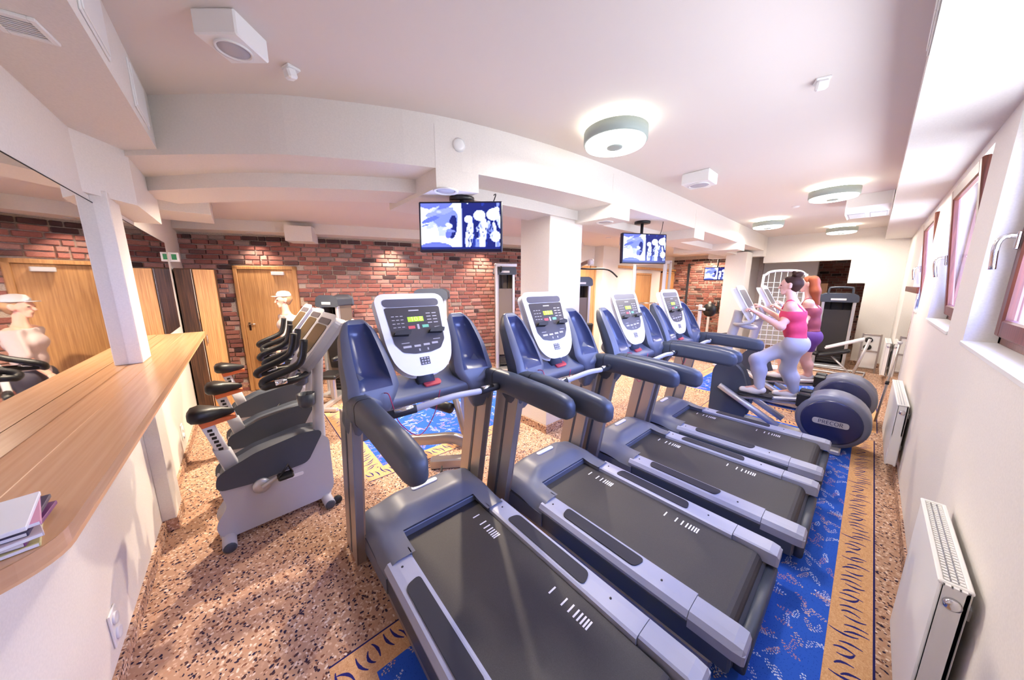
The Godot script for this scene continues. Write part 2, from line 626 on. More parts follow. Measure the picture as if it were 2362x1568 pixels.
func build_room():
	A_LINE = line_of([[-3.12, 0.55], [-2.837, 0.268], [-2.5, -0.1], [-2.274, -0.404], [-1.961, -1.05], [-1.8, -1.75], [-1.72, -2.5], [-1.69, -3.4], [-1.69, -5.0], [-1.7, -7.0], [-1.72, -9.2]], 4)
	B_LINE = line_of([[-3.62, 0.55], [-3.30, 0.27], [-2.95, -0.05], [-2.68, -0.38], [-2.25, -1.08], [-2.12, -1.75], [-2.1, -2.5], [-2.1, -3.4], [-2.1, -5.0], [-2.1, -7.0], [-2.1, -9.2]], 4)
	W_LINE = line_of([[-6.32, 0.58], [-6.05, 0.0], [-5.66, -0.9], [-5.3, -1.9], [-4.95, -3.0], [-4.6, -4.3], [-4.36, -5.5]], 4)
	struct("floor", MB.new().bx(-7.0, 0.7, -0.12, 0.0, -12.4, 0.9, 0), M.carpet)
	struct("ceiling", MB.new().bx(-7.0, 0.7, 2.65, 2.8, -12.4, 0.9, 0), M.ceiling)
	# the wall of the long mirror
	struct("wall_mirror", MB.new().bx(-7.0, 0.7, 0.0, 2.65, 0.55, 0.85, 0), M.wall)
	# the long beam and the beam behind it; the plan swings round in the first bay
	var mb := MB.new()
	between(mb, A_LINE, B_LINE, 2.34, 2.66)
	struct("trim_1", mb, M.wall)
	var C = shifted(B_LINE, 0.34)
	mb = MB.new()
	between(mb, B_LINE, C, 2.25, 2.66)
	struct("trim_2", mb, M.wall)
	# lower ceiling of the back zone
	mb = MB.new()
	pour(mb, [[-6.6, 0.6], [-3.7, 0.6], [-2.9, -0.4], [-2.4, -1.3], [-2.35, -10.8], [-6.6, -10.8]], 2.44, 2.62)
	struct("trim_3", mb, M.ceiling)
	# cross beams ending as teeth under the long beam
	var k := 4
	for z in [[-1.05, -1.33], [-2.72, -3.03], [-4.73, -5.11], [-6.84, -7.3], [-8.9, -9.2]]:
		mb = MB.new()
		pour(mb, [[at_z(A_LINE, z[0]) + 0.002, z[0]], [at_z(A_LINE, z[1]) + 0.002, z[1]], [-2.8, z[1]], [-2.8, z[0]]], 2.22, 2.6)
		struct("trim_%d" % k, mb, M.wall)
		k += 1
	mb = MB.new()
	pour(mb, [[-2.72, 0.56], [-3.0, 0.405], [-3.8, 0.405], [-3.8, 0.56]], 2.07, 2.6)
	struct("trim_%d" % k, mb, M.wall)
	k += 1
	# small corner beam by the mirror wall, further back
	mb = MB.new()
	mb.bx(-4.9, -4.3, 2.26, 2.6, 0.12, 0.56, 0)
	struct("trim_%d" % k, mb, M.wall)
	k += 1
	# duct box under the ceiling along the mirror wall
	struct("trim_%d" % k, MB.new().bx(-3.3, 0.4, 2.37, 2.66, 0.265, 0.56, 0), M.wall)
	k += 1
	# window-side box
	struct("trim_%d" % k, MB.new().bx(0.02, 0.4, 2.42, 2.66, -9.3, 0.56, 0), M.wall)
	k += 1
	# fascia along the brick wall with one tooth
	var F1 = shifted(W_LINE, -0.34)
	mb = MB.new()
	between(mb, F1, shifted(W_LINE, 0.05), 2.3, 2.5)
	struct("trim_%d" % k, mb, M.wall)
	k += 1
	var w = walk(F1, 1.62)
	var bs = Basis(Vector3(w[1].x, 0, w[1].y), Vector3.UP, Vector3(-w[1].y, 0, w[1].x))
	struct("trim_%d" % k, MB.new().box(Vector3(w[0].x, 2.275, w[0].y) - bs.z * 0.12 + bs.z * 0.135, Vector3(0.32, 0.2, 0.3), 0, bs), M.wall)
	k += 1
	# pillars under the long beams
	struct("trim_%d" % k, MB.new().bx(-2.55, -2.13, 0.09, 2.3, -2.85, -2.34, 0.004), M.wall)
	struct("baseboard_pillar", MB.new().bx(-2.56, -2.12, 0.0, 0.09, -2.86, -2.33, 0.003), M.carpet)
	k += 1
	struct("trim_%d" % k, MB.new().bx(-2.3, -1.9, 0.0, 2.3, -8.9, -8.45, 0.004), M.wall)
	k += 1
	# far end: header, side piece with a step, room beyond
	mb = MB.new()
	mb.prism(plan([[-1.75, 2.08], [-0.36, 2.08], [-0.36, 1.62], [-0.12, 1.62], [-0.12, 0.0], [0.4, 0.0], [0.4, 2.66], [-1.75, 2.66]]), Vector3(0, 0, -9.325), Vector3.RIGHT, Vector3.UP, Vector3(0, 0, 0.25), 0)
	struct("wall_far", mb, M.wall)
	var beyond = struct("wall_beyond", MB.new().bx(-2.4, 0.6, 0, 2.66, -12.4, -12.0, 0), M.mortar)
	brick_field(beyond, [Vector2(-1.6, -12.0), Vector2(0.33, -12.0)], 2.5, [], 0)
	struct("wall_beyond_side", MB.new().bx(0.33, 0.6, 0, 2.66, -12.2, -9.3, 0), M.wall)
	mb = MB.new()
	mb.bx(-2.4, -2.1, 0, 2.66, -12.2, -9.2, 0)
	mb.bx(-2.2, -0.95, 0, 2.2, -10.9, -10.7, 0)
	struct("wall_beyond_left", mb, M.wall)
	struct("door_5", MB.new().bx(-1.12, -0.72, 0, 1.62, -10.68, -10.6, 0.004), M.wood)
	# back of the back zone
	mb = MB.new()
	mb.bx(-4.6, -4.28, 0, 2.6, -10.9, -5.45, 0)
	mb.bx(-4.3, -4.05, 0, 2.6, -6.86, -6.22, 0)
	struct("wall_back", mb, M.wall)
	struct("wall_side", MB.new().bx(-7.2, -6.9, 0, 2.66, -12.4, 0.9, 0), M.wall)
	var wb = struct("wall_end", MB.new().bx(-4.6, -2.0, 0, 2.6, -11.0, -10.6, 0), M.mortar)
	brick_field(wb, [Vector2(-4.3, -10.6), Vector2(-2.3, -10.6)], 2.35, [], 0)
	baseboards()
	windows()
	brick_wall()
	doors()

func baseboards():
	struct("baseboard_mirror", MB.new().bx(-6.2, 0.33, 0, 0.085, 0.535, 0.56, 0.003), M.carpet)
	struct("baseboard_window", MB.new().bx(0.318, 0.34, 0, 0.085, -9.2, 0.55, 0.003), M.carpet)
	struct("baseboard_far", MB.new().bx(-0.12, 0.33, 0, 0.085, -9.2, -9.18, 0.003), M.carpet)
	var mb := MB.new()
	var f = []
	for i in W_LINE.size(): f.append(W_LINE[i])
	between(mb, shifted(f, -0.03), shifted(f, 0.02), 0.0, 0.1)
	struct("baseboard_brick", mb, M.carpet)
	struct("baseboard_back", MB.new().bx(-4.29, -4.26, 0, 0.085, -10.6, -6.9, 0.003), M.carpet)

func windows():
	# wall with three openings and deep reveals
	var ys = [1.31, 2.36]
	var op = [[-2.72, -1.0], [-4.35, -3.2], [-6.5, -5.3]]
	var mb := MB.new()
	mb.bx(0.33, 0.48, 0, ys[0], -9.4, 0.9, 0)
	mb.bx(0.33, 0.48, ys[1], 2.66, -9.4, 0.9, 0)
	var z = 0.9
	for o in op:
		mb.bx(0.33, 0.48, ys[0], ys[1], o[1], z, 0)
		z = o[0]
	mb.bx(0.33, 0.48, ys[0], ys[1], -9.4, z, 0)
	struct("wall_window", mb, M.wall)
	for i in 3:
		var o = op[i]
		var root := Node3D.new()
		root.name = "window_%d" % (i + 1)
		add_child(root)
		tag(root, "", "", "", "structure")
		var s := MB.new()
		s.bx(0.322, 0.45, ys[0] - 0.012, ys[0] + 0.012, o[0], o[1], 0.004)
		part("sill", s, M.white_paint, root)
		var zc = (o[0] + o[1]) / 2
		var hw = (o[1] - o[0]) / 2
		# fixed frame
		s = MB.new()
		var x0 = 0.425
		var x1 = 0.46
		for sg in [-1, 1]: s.bx(x0, x1, ys[0], ys[1], zc + sg * hw, zc + sg * (hw - 0.045), 0.004)
		s.bx(x0, x1, ys[0] + 0.01, ys[0] + 0.055, o[0], o[1], 0.004)
		s.bx(x0, x1, ys[1] - 0.045, ys[1], o[0], o[1], 0.004)
		part("frame", s, M.frame, root)
		# sash, tilted in at the top on the two further windows
		var sash := Node3D.new()
		sash.name = "sash"
		root.add_child(sash)
		sash.position = Vector3(0.428, ys[0] + 0.05, zc) * U
		sash.rotation.z = deg_to_rad(0.0 if i == 0 else 6.0)
		s = MB.new()
		var hh = ys[1] - ys[0] - 0.09
		var w2 = hw - 0.04
		for sg in [-1, 1]: s.bx(-0.025, 0.012, 0, hh, sg * w2, sg * (w2 - 0.075), 0.008)
		s.bx(-0.025, 0.012, 0, 0.08, -w2 + 0.07, w2 - 0.07, 0.008)
		s.bx(-0.025, 0.012, hh - 0.08, hh, -w2 + 0.07, w2 - 0.07, 0.008)
		part("rail", s, M.frame, sash)
		part("pane", MB.new().bx(-0.004, 0.004, 0.07, hh - 0.07, -w2 + 0.07, w2 - 0.07, 0), M.glass, sash)
		# handle
		s = MB.new()
		var hz = -w2 + 0.04
		s.box(Vector3(-0.035, hh * 0.45, hz), Vector3(0.012, 0.08, 0.03), 0.004)
		s.tube(sm([Vector3(-0.035, hh * 0.47, hz), Vector3(-0.07, hh * 0.47, hz), Vector3(-0.085, hh * 0.43, hz), Vector3(-0.08, hh * 0.32, hz)]), 0.011, 8)
		part("handle", s, M.chrome, sash)

func brick_field(root: Node3D, line: Array, top: float, holes: Array, singles: int):
	# courses of bricks along a plan line; nearest ones are nodes of their own
	var ch = 0.067
	var bl = 0.192
	var jt = 0.012
	var variants := []
	for i in 3:
		variants.append(MB.new().box(Vector3.ZERO, Vector3([bl, bl * 0.98, bl * 0.485][i] - jt, ch - jt, 0.05), 0.006).done())
	var L = length_of(line)
	var list := []
	var rows = int(top / ch)
	for r in rows:
		var s = -bl * [0.0, 0.5, 0.25, 0.75][r % 4]
		var odd = 0
		while s < L:
			var len = bl
			var v = rng.randi() % 2
			if rng.randf() < 0.2:
				len = bl * 0.5
				v = 2
			var mid = s + len / 2
			s += len
			if mid < 0.03 or mid > L - 0.03: continue
			var skip = false
			for h in holes:
				if mid > h[0] and mid < h[1] and r * ch < h[2]: skip = true
			if skip: continue
			var w = walk(line, mid)
			list.append([w[0], w[1], (r + 0.5) * ch, v])
			odd += 1
	list.sort_custom(func(a, b): return a[0].length_squared() + pow(a[2] - 1.6, 2) < b[0].length_squared() + pow(b[2] - 1.6, 2))
	var rest := []
	for i in list.size():
		var e = list[i]
		var z = Vector3(e[1].y, 0, -e[1].x)
		if z.x < 0: z = -z
		var bs = Basis(Vector3.UP.cross(z), Vector3.UP, z)
		var p = Vector3(e[0].x, e[2], e[0].y) + z * (0.004 + rng.randf_range(-0.004, 0.006))
		bs = bs.rotated(z, rng.randf_range(-0.012, 0.012))
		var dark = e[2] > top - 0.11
		var ci = rng.randi() % 9
		if rng.randf() < 0.55: ci = rng.randi() % 5
		if dark and rng.randf() < 0.75: ci = 8  # shade along the wall top is put into the brick colour
		if i < singles:
			var o := MeshInstance3D.new()
			o.name = "brick"
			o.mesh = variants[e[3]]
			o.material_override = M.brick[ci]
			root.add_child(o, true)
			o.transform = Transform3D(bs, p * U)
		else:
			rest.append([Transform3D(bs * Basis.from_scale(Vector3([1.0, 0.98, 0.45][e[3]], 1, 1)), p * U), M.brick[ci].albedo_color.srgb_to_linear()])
	var mm := MultiMesh.new()
	mm.transform_format = MultiMesh.TRANSFORM_3D
	mm.use_colors = true
	mm.mesh = variants[0]
	mm.instance_count = rest.size()
	for i in rest.size():
		mm.set_instance_transform(i, rest[i][0])
		mm.set_instance_color(i, rest[i][1])
	var o := MultiMeshInstance3D.new()
	o.name = "brick_courses"
	o.multimesh = mm
	o.material_override = M.brickfield
	root.add_child(o, true)
	tag(o, "", "", "", "stuff")

func brick_wall():
	var mb := MB.new()
	between(mb, W_LINE, shifted(W_LINE, 0.3), 0.0, 2.5)
	var root = struct("wall_brick", mb, M.mortar)
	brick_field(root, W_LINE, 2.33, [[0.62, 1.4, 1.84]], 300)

func wood_door(n: int, w: float, h: float, at: Vector3, turn: float, closer := false):
	var root := Node3D.new()
	root.name = "door_%d" % n
	add_child(root)
	tag(root, "", "", "", "structure")
	root.position = at * U
	root.rotation.y = deg_to_rad(turn)
	# faces +z
	var mb := MB.new()
	for s in [-1, 1]: mb.bx(s * w / 2, s * (w / 2 - 0.05), 0, h, -0.05, 0.035, 0.006)
	mb.bx(-w / 2, w / 2, h - 0.05, h, -0.05, 0.035, 0.006)
	part("architrave", mb, M.wood, root)
	part("leaf", MB.new().bx(-w / 2 + 0.052, w / 2 - 0.052, 0.008, h - 0.053, -0.03, 0.018, 0.004), M.wood, root)
	mb = MB.new()
	mb.box(Vector3(-w / 2 + 0.11, h * 0.53, 0.022), Vector3(0.03, 0.12, 0.008), 0.003)
	mb.tube([Vector3(-w / 2 + 0.11, h * 0.55, 0.02), Vector3(-w / 2 + 0.11, h * 0.55, 0.06), Vector3(-w / 2 + 0.2, h * 0.55, 0.062)], 0.009, 8)
	part("handle", mb, M.chrome, root)
	if closer:
		mb = MB.new()
		mb.bx(0.08, 0.24, h - 0.13, h - 0.08, 0.02, 0.06, 0.006)
		part("door_closer", mb, M.white, root)
	return root

func doors():
	var w = walk(W_LINE, 1.01)
	wood_door(1, 0.78, 1.86, Vector3(w[0].x, 0, w[0].y) + Vector3(-w[1].y, 0, w[1].x).normalized() * 0.03 * 1.0, rad_to_deg(atan2(-w[1].y, w[1].x)), true)
	wood_door(2, 0.7, 2.0, Vector3(-4.24, 0, -5.86), 90)
	wood_door(3, 0.95, 1.9, Vector3(-4.25, 0, -8.5), 90)  # solid stand-in for a door reflected in the framed mirror here
	wood_door(4, 0.85, 1.98, Vector3(-4.25, 0, -10.1), 90)  # second mirror reflection, also built as a solid door
	var mb := MB.new()
	mb.bx(-4.27, -4.2, 0.0, 2.06, -7.0, -6.94, 0.004)
	mb.bx(-4.27, -4.2, 2.0, 2.06, -10.6, -6.94, 0.004)
	struct("trim_30", mb, M.wood)

# ---------------------------------------------------------------- treadmills
func make_treadmill() -> Node3D:
	# x runs from the rear end (0) to the front (-1.8); people face -x
	var t = thing("treadmill", "", "treadmill", Vector3.ZERO, 0, "treadmills in a row")
	var mb := MB.new()
	mb.bx(-1.72, -0.05, 0.05, 0.16, -0.34, 0.34, 0.02)
	part("base_frame", mb, M.body_dark, t)
	for s in [-1, 1]:
		# metal channel low on the outside
		part("side_channel", MB.new().bx(-1.55, -0.12, 0.03, 0.085, s * 0.345, s * 0.372, 0.012), M.alu, t)
	# side rails, rear caps, grip strips
	for s in [-1, 1]:
		var rings := []
		for x in [-1.27, -0.24]:
			rings.append([Vector3(x, 0.198, s * 0.38), Vector3(x, 0.215, s * 0.382), Vector3(x, 0.237, s * 0.365), Vector3(x, 0.24, s * 0.33), Vector3(x, 0.24, s * 0.262), Vector3(x, 0.234, s * 0.25), Vector3(x, 0.198, s * 0.247)])
		mb = MB.new()
		mb.loft(rings, false)
		part("side_rail", mb, M.rail, t)
		part("side_skirt", MB.new().bx(-1.26, -0.05, 0.085, 0.199, s * 0.33, s * 0.378, 0.01), M.body_dark, t)
		rings = []
		for e in [[-0.237, 1.0, 0.0], [-0.05, 1.0, 0.0], [-0.012, 0.94, 0.008], [0.0, 0.82, 0.024]]:
			var ring := []
			for p in [[0.17, 0.38], [0.215, 0.382], [0.237, 0.365], [0.24, 0.33], [0.24, 0.272], [0.234, 0.262], [0.17, 0.26]]:
				ring.append(Vector3(e[0], minf(p[0], 0.24 - e[2]), s * lerpf(0.315, p[1], e[1])))
			rings.append(ring)
		mb = MB.new()
		mb.loft(rings, false)
		part("rear_cap", mb, M.rail, t)
		mb = MB.new()
		mb.prism(rpoly([Vector2(-1.1, s * 0.272), Vector2(-0.52, s * 0.272), Vector2(-0.54, s * 0.346), Vector2(-1.08, s * 0.346)], 0.03), Vector3(0, 0.2415, 0), Vector3.RIGHT, Vector3.BACK, Vector3(0, 0.006, 0), 0.001)
		part("grip_strip", mb, M.grip, t)
		for x in [-1.2, -0.4]: part("screw", MB.new().lathe([[0.006, 0.0], [0.005, 0.003]], Vector3(x, 0.24, s * 0.315), Vector3.UP, 8), M.black, t)
	# rear roller cover
	mb = MB.new()
	mb.loft([rr(Vector3(-0.03, 0.1, -0.3), Vector3.RIGHT, Vector3.UP, 0.03, 0.05, 0.02), rr(Vector3(-0.03, 0.1, 0.3), Vector3.RIGHT, Vector3.UP, 0.03, 0.05, 0.02)])
	part("rear_cover", mb, M.body_dark, t)
	# belt turning down over the rear roller
	var prof := [Vector2(-1.42, 0.216), Vector2(-0.12, 0.216)]
	for i in 7:
		var a = PI / 2 - PI * 0.75 * i / 6.0
		prof.append(Vector2(-0.12 + cos(a) * 0.05, 0.166 + sin(a) * 0.05))
	prof.append(Vector2(-0.2, 0.11))
	prof.append(Vector2(-1.42, 0.19))
	mb = MB.new()
	mb.prism(prof, Vector3.ZERO, Vector3.RIGHT, Vector3.UP, Vector3(0, 0, 0.488), 0)
	var belt = part("belt", mb, M.belt, t)
	for gx in [-1.27, -0.62]:
		var x = gx
		for d in [0.0, 0.075, 0.04, 0.03, 0.02, 0.018, 0.016, 0.014]:
			x += d
			part("belt_mark", MB.new().box(Vector3(x, 0.2166, -0.165), Vector3(0.008, 0.0012, 0.045), 0), M.white, belt)
	# motor cover
	var nx = 22
	var nz = 25
	var g := []
	for i in nx + 1:
		var row := []
		for j in nz + 1:
			var x = lerpf(-1.77, -1.24, float(i) / nx)
			var z = lerpf(-0.385, 0.385, float(j) / nz)
			var bul = smoothstep(0.33, 0.16, absf(z)) * smoothstep(-1.79, -1.66, x) * smoothstep(-1.40, -1.52, x)
			var y = 0.25 + 0.022 * smoothstep(-1.30, -1.5, x) + 0.055 * bul
			y -= 0.07 * pow(clampf((absf(z) - 0.33) / 0.055, 0, 1), 2.0) + 0.06 * pow(clampf((-1.70 - x) / 0.07, 0, 1), 2.0)
			row.append(Vector3(x, y, z))
		g.append(row)
	var tr := []
	var inside = func(i, j):
		var p = (g[i][j] + g[i + 1][j + 1]) * 0.5
		return not (p.x > -1.415 and absf(p.z) < 0.246)
	for i in nx:
		for j in nz:
			if inside.call(i, j): MB.q(tr, g[i][j], g[i][j + 1], g[i + 1][j + 1], g[i + 1][j])
	mb = MB.new()
	mb.emit(tr, true)
	for s in [-1, 1]:
		mb.prism([Vector2(-1.77, 0.06), Vector2(-1.24, 0.1), Vector2(-1.24, 0.184), Vector2(-1.77, 0.182)], Vector3(0, 0, s * 0.376), Vector3.RIGHT, Vector3.UP, Vector3(0, 0, 0.018), 0)
	mb.bx(-1.775, -1.755, 0.06, 0.2, -0.385, 0.385, 0.004)
	mb.bx(-1.425, -1.405, 0.16, 0.252, -0.25, 0.25, 0.004)
	for s in [-1, 1]: mb.bx(-1.42, -1.245, 0.16, 0.25, s * 0.246, s * 0.256, 0.002)
	var hood = part("motor_cover", mb, M.body, t)
	mb = MB.new()
	mb.prism(rpoly([Vector2(-0.085, -0.017), Vector2(0.085, -0.017), Vector2(0.085, 0.017), Vector2(-0.085, 0.017)], 0.016), Vector3(-1.635, 0.331, 0.0), Vector3(0, 0, 1), Vector3(-1, 0.04, 0), Vector3(0, 0.006, 0), 0.001)
	part("badge", mb, M.white, hood)
	# uprights
	for s in [-1, 1]:
		mb = MB.new()
		var pl = [Vector2(-1.87, 0.0), Vector2(-1.64, 0.0), Vector2(-1.44, 0.94), Vector2(-1.68, 0.94)]
		mb.prism(pl, Vector3(0, 0, s * 0.405), Vector3.RIGHT, Vector3.UP, Vector3(0, 0, 0.05), 0.008)
		var up = part("upright", mb, M.alu, t)
		mb = MB.new()
		for w in [-1, 1]:
			mb.prism([Vector2(-1.765, 0.02), Vector2(-1.74, 0.02), Vector2(-1.545, 0.92), Vector2(-1.57, 0.92)], Vector3(0, 0, s * 0.405 + w * 0.0245), Vector3.RIGHT, Vector3.UP, Vector3(0, 0, 0.006), 0)
		part("seam", mb, M.body_dark, up)
	# side wings with cup pockets
	for s in [-1, 1]:
		var sp = sm([Vector3(-1.57, 0.86, s * 0.37), Vector3(-1.50, 0.97, s * 0.34), Vector3(-1.51, 1.06, s * 0.306), Vector3(-1.58, 1.2, s * 0.312), Vector3(-1.67, 1.33, s * 0.315), Vector3(-1.72, 1.4, s * 0.315)], 4)
		var hw = [0.06, 0.095, 0.13, 0.115, 0.09, 0.045]
		var ht = [0.09, 0.085, 0.07, 0.06, 0.048, 0.02]
		var rings := []
		for i in sp.size():
			var f = float(i) / 4.0
			var k = mini(int(f), 4)
			var a = lerpf(hw[k], hw[k + 1], f - k)
			var b = lerpf(ht[k], ht[k + 1], f - k)
			var d = (sp[mini(i + 1, sp.size() - 1)] - sp[maxi(i - 1, 0)]).normalized()
			var z = Vector3(0.12 * s, 0, 1).normalized()
			var nrm = z.cross(d).normalized()
			if nrm.x < 0: nrm = -nrm
			var dip = 0.72 * smoothstep(8.5, 10.5, i) * smoothstep(18.6, 16.5, i)
			var ring := []
			for q in [[-0.64, 1.0], [-0.6, 1.0 - dip * 1.3], [-0.38, 1.0 - dip * 1.8], [-0.12, 1.0 - dip * 2.0], [0.12, 1.0 - dip * 2.0], [0.38, 1.0 - dip * 1.8], [0.6, 1.0 - dip * 1.3], [0.64, 1.0], [0.85, 0.92], [1.0, 0.6], [1.02, 0.0], [1.0, -0.7], [0.75, -1.0], [0.0, -1.06], [-0.75, -1.0], [-1.0, -0.7], [-1.02, 0.0], [-1.0, 0.6], [-0.85, 0.92]]:
				ring.append(sp[i] + z * q[0] * a + nrm * q[1] * b)
			rings.append(ring)
		var t1 := []
		var t2 := []
		var t3 := []
		for j in rings.size() - 1:
			for i in 19:
				var tt = t2 if (i < 7 and j >= 8 and j < 18) else (t3 if i >= 9 and i <= 16 else t1)
				MB.q(tt, rings[j][i], rings[j][(i + 1) % 19], rings[j + 1][(i + 1) % 19], rings[j + 1][i])
		for e in [0, rings.size() - 1]:
			var c = Vector3.ZERO
			for p in rings[e]: c += p / 19.0
			for i in 19:
				if e == 0: t1.append_array([c, rings[e][(i + 1) % 19], rings[e][i]])
				else: t1.append_array([c, rings[e][i], rings[e][(i + 1) % 19]])
		mb = MB.new()
		mb.emit(t1, true)
		var wing = part("side_wing", mb, M.body, t)
		mb = MB.new()
		mb.emit(t2, true)
		part("cup_pocket", mb, M.pocket, wing)
		mb = MB.new()
		mb.emit(t3, true)
		part("wing_shell", mb, M.body_dark, wing)
		# arm
		rings = []
		for e in [[-1.5, 1.0, 1.0], [-1.36, 1.016, 1.0], [-1.2, 1.02, 0.98], [-0.9, 1.01, 0.95], [-0.78, 1.002, 0.9], [-0.74, 0.998, 0.78], [-0.72, 0.995, 0.55], [-0.71, 0.993, 0.2]]:
			rings.append(rr(Vector3(e[0], e[1], s * 0.388), Vector3(0, 0, 1), Vector3.UP, 0.047 * e[2], 0.066 * e[2], 0.035 * e[2], 4))
		mb = MB.new()
		mb.loft(rings)
		var arm = part("arm_rest", mb, M.body_dark, t)
		mb = MB.new()
		mb.loft([rr(Vector3(-1.335, 1.016, s * 0.388), Vector3(0, 0, 1), Vector3.UP, 0.0485, 0.0675, 0.035, 4), rr(Vector3(-1.33, 1.016, s * 0.388), Vector3(0, 0, 1), Vector3.UP, 0.0485, 0.0675, 0.035, 4)])
		part("seam", mb, M.black, arm)
	# tray across
	var rings := []
	for i in 17:
		var z = lerpf(-0.36, 0.36, i / 16.0)
		var f = absf(z) / 0.36
		var w = lerpf(0.1, 0.13, f * f)
		var ux = Vector3(0.87, -0.5, 0)
		rings.append(rr(Vector3(-1.555 + 0.03 * f * f, 1.01 + 0.055 * f * f * f, z), ux, Vector3(0.5, 0.87, 0), w, 0.036 + 0.02 * f * f * f, 0.03, 3))
	mb = MB.new()
	mb.loft(rings)
	var tray = part("tray", mb, M.body, t)
	mb = MB.new()
	mb.prism(rpoly([Vector2(-0.05, -0.02), Vector2(0.05, -0.02), Vector2(0.05, 0.02), Vector2(-0.05, 0.02)], 0.016), Vector3(-1.51, 1.032, -0.03), Vector3(0, 0, 1), Vector3(-0.87, 0.5, 0), Vector3(0.008, 0.014, 0), 0.003)
	part("emergency_stop", mb, M.red, tray)
	mb = MB.new()
	mb.tube(sm([Vector3(-1.43, 1.06, 0.27), Vector3(-1.39, 1.06, 0.26), Vector3(-1.37, 1.0, 0.25), Vector3(-1.37, 0.9, 0.22), Vector3(-1.38, 0.8, 0.12), Vector3(-1.385, 0.88, 0.03), Vector3(-1.39, 1.02, -0.02)]), 0.0025, 5)
	part("safety_cord", mb, M.cord, tray)
	# pulse bar
	var path = sm([Vector3(-1.27, 1.0, 0.36), Vector3(-1.235, 1.012, 0.2), Vector3(-1.205, 1.035, 0.0), Vector3(-1.235, 1.012, -0.2), Vector3(-1.27, 1.0, -0.36)], 4)
	mb = MB.new()
	mb.tube(path, 0.0165, 10)
	var bar = part("pulse_bar", mb, M.grey, t)
	for s in [-1, 1]:
		mb = MB.new()
		mb.tube([Vector3(-1.266, 1.001, s * 0.335), Vector3(-1.233, 1.014, s * 0.185)], 0.021, 12)
		part("grip", mb, M.rubber, bar)
		mb = MB.new()
		mb.tube([Vector3(-1.25, 1.016, s * 0.285), Vector3(-1.233, 1.023, s * 0.2)], 0.0145, 10)
		part("pulse_plate", mb, M.chrome, bar)
	# console
	var v = Vector3(-0.44, 0.9, 0).normalized()
	var w = Vector3(0.9, 0.44, 0).normalized()
	var u = Vector3(0, 0, -1.13)
	var o = Vector3(-1.625, 1.305, 0)
	var shape = func(k):
		var pts := []
		for p in [Vector2(-0.172, 0.235), Vector2(0.172, 0.235), Vector2(0.158, -0.06), Vector2(0.135, -0.17), Vector2(0.075, -0.235), Vector2(-0.075, -0.235), Vector2(-0.135, -0.17), Vector2(-0.158, -0.06)]:
			pts.append(p * k)
		return rpoly(pts, 0.045, 5)
	mb = MB.new()
	mb.prism(shape.call(1.0), o, u, v, w * 0.06, 0.016)
	var con = part("console", mb, M.white, t)
	var scr = rpoly([Vector2(-0.148, 0.163), Vector2(0.148, 0.163), Vector2(0.134, -0.05), Vector2(0.1, -0.105), Vector2(0.04, -0.12), Vector2(-0.04, -0.12), Vector2(-0.1, -0.105), Vector2(-0.134, -0.05)], 0.012, 3)
	mb = MB.new()
	mb.prism(scr, o + w * 0.0295, u, v, w * 0.006, 0.001)
	part("panel", mb, M.panel, con)
	mb = MB.new()
	mb.prism(rpoly([Vector2(-0.15, 0.168), Vector2(0.15, 0.168), Vector2(0.152, 0.215), Vector2(-0.152, 0.215)], 0.03, 3), o + w * 0.0295, u, v, w * 0.006, 0.001)
	part("panel_head", mb, M.panel_top, con)
	var bs = Basis(u, v, w)
	var pl := func(x, y, sx, sy, d = 0.0022): return [o + u * x + v * y + w * (0.0325 + d / 2), Vector3(sx, sy, d)]
	mb = MB.new()
	var e = pl.call(0.0, 0.087, 0.085, 0.03)
	mb.box(e[0], e[1], 0.0005, bs)
	part("display", mb, M.lime, con)
	text("display_digits", "10 8", 0.026, M.lime_text, con, Transform3D(bs, o + u * 0.004 + v * 0.087 + w * 0.0356))
	mb = MB.new()
	for r in 4:
		for c in 3:
			e = pl.call(-0.115 + c * 0.022, 0.11 - r * 0.022, 0.014, 0.004, 0.001)
			mb.box(e[0], e[1], 0, bs)
		for c in 2:
			e = pl.call(0.075 + c * 0.034, 0.12 - r * 0.02, 0.024, 0.006, 0.001)
			mb.box(e[0], e[1], 0, bs)
	for q in [[0.0, 0.142, 0.055, 0.008], [-0.075, -0.075, 0.042, 0.012], [-0.022, -0.075, 0.034, 0.012], [0.028, -0.072, 0.034, 0.012], [0.075, -0.068, 0.034, 0.012], [-0.015, -0.1, 0.008, 0.014], [0.03, -0.1, 0.008, 0.014], [0.006, 0.04, 0.012, 0.03], [0.11, 0.03, 0.03, 0.004], [0.09, -0.045, 0.04, 0.004], [-0.08, -0.052, 0.04, 0.004]]:
		e = pl.call(q[0], q[1], q[2], q[3], 0.001)
		mb.box(e[0], e[1], 0, bs)
	tag(part("key_print", mb, M.print, con), "", "", "", "stuff")
	mb = MB.new()
	e = pl.call(-0.03, 0.038, 0.036, 0.018)
	mb.box(e[0], e[1], 0.0005, bs)
	part("stop_key", mb, M.red, con)
	mb = MB.new()
	e = pl.call(0.045, 0.04, 0.036, 0.018)
	mb.box(e[0], e[1], 0.0005, bs)
	part("go_key", mb, M.green, con)
	for s in [-1, 1]:
		mb = MB.new()
		mb.prism([Vector2(-0.04, -0.008), Vector2(0.034, -0.012), Vector2(0.042, 0.006), Vector2(0.02, 0.014), Vector2(-0.03, 0.008)], o + u * s * 0.092 + v * 0.002 + w * 0.05, u, v, w * 0.036, 0.004)
		part("reading_rest", mb, M.black, con)
	mb = MB.new()
	e = pl.call(0.0, -0.168, 0.05, 0.045)
	e[0] -= w * 0.002
	mb.box(e[0], e[1], 0.0005, bs)
	part("pulse_pad", mb, M.panel, con)
	mb = MB.new()
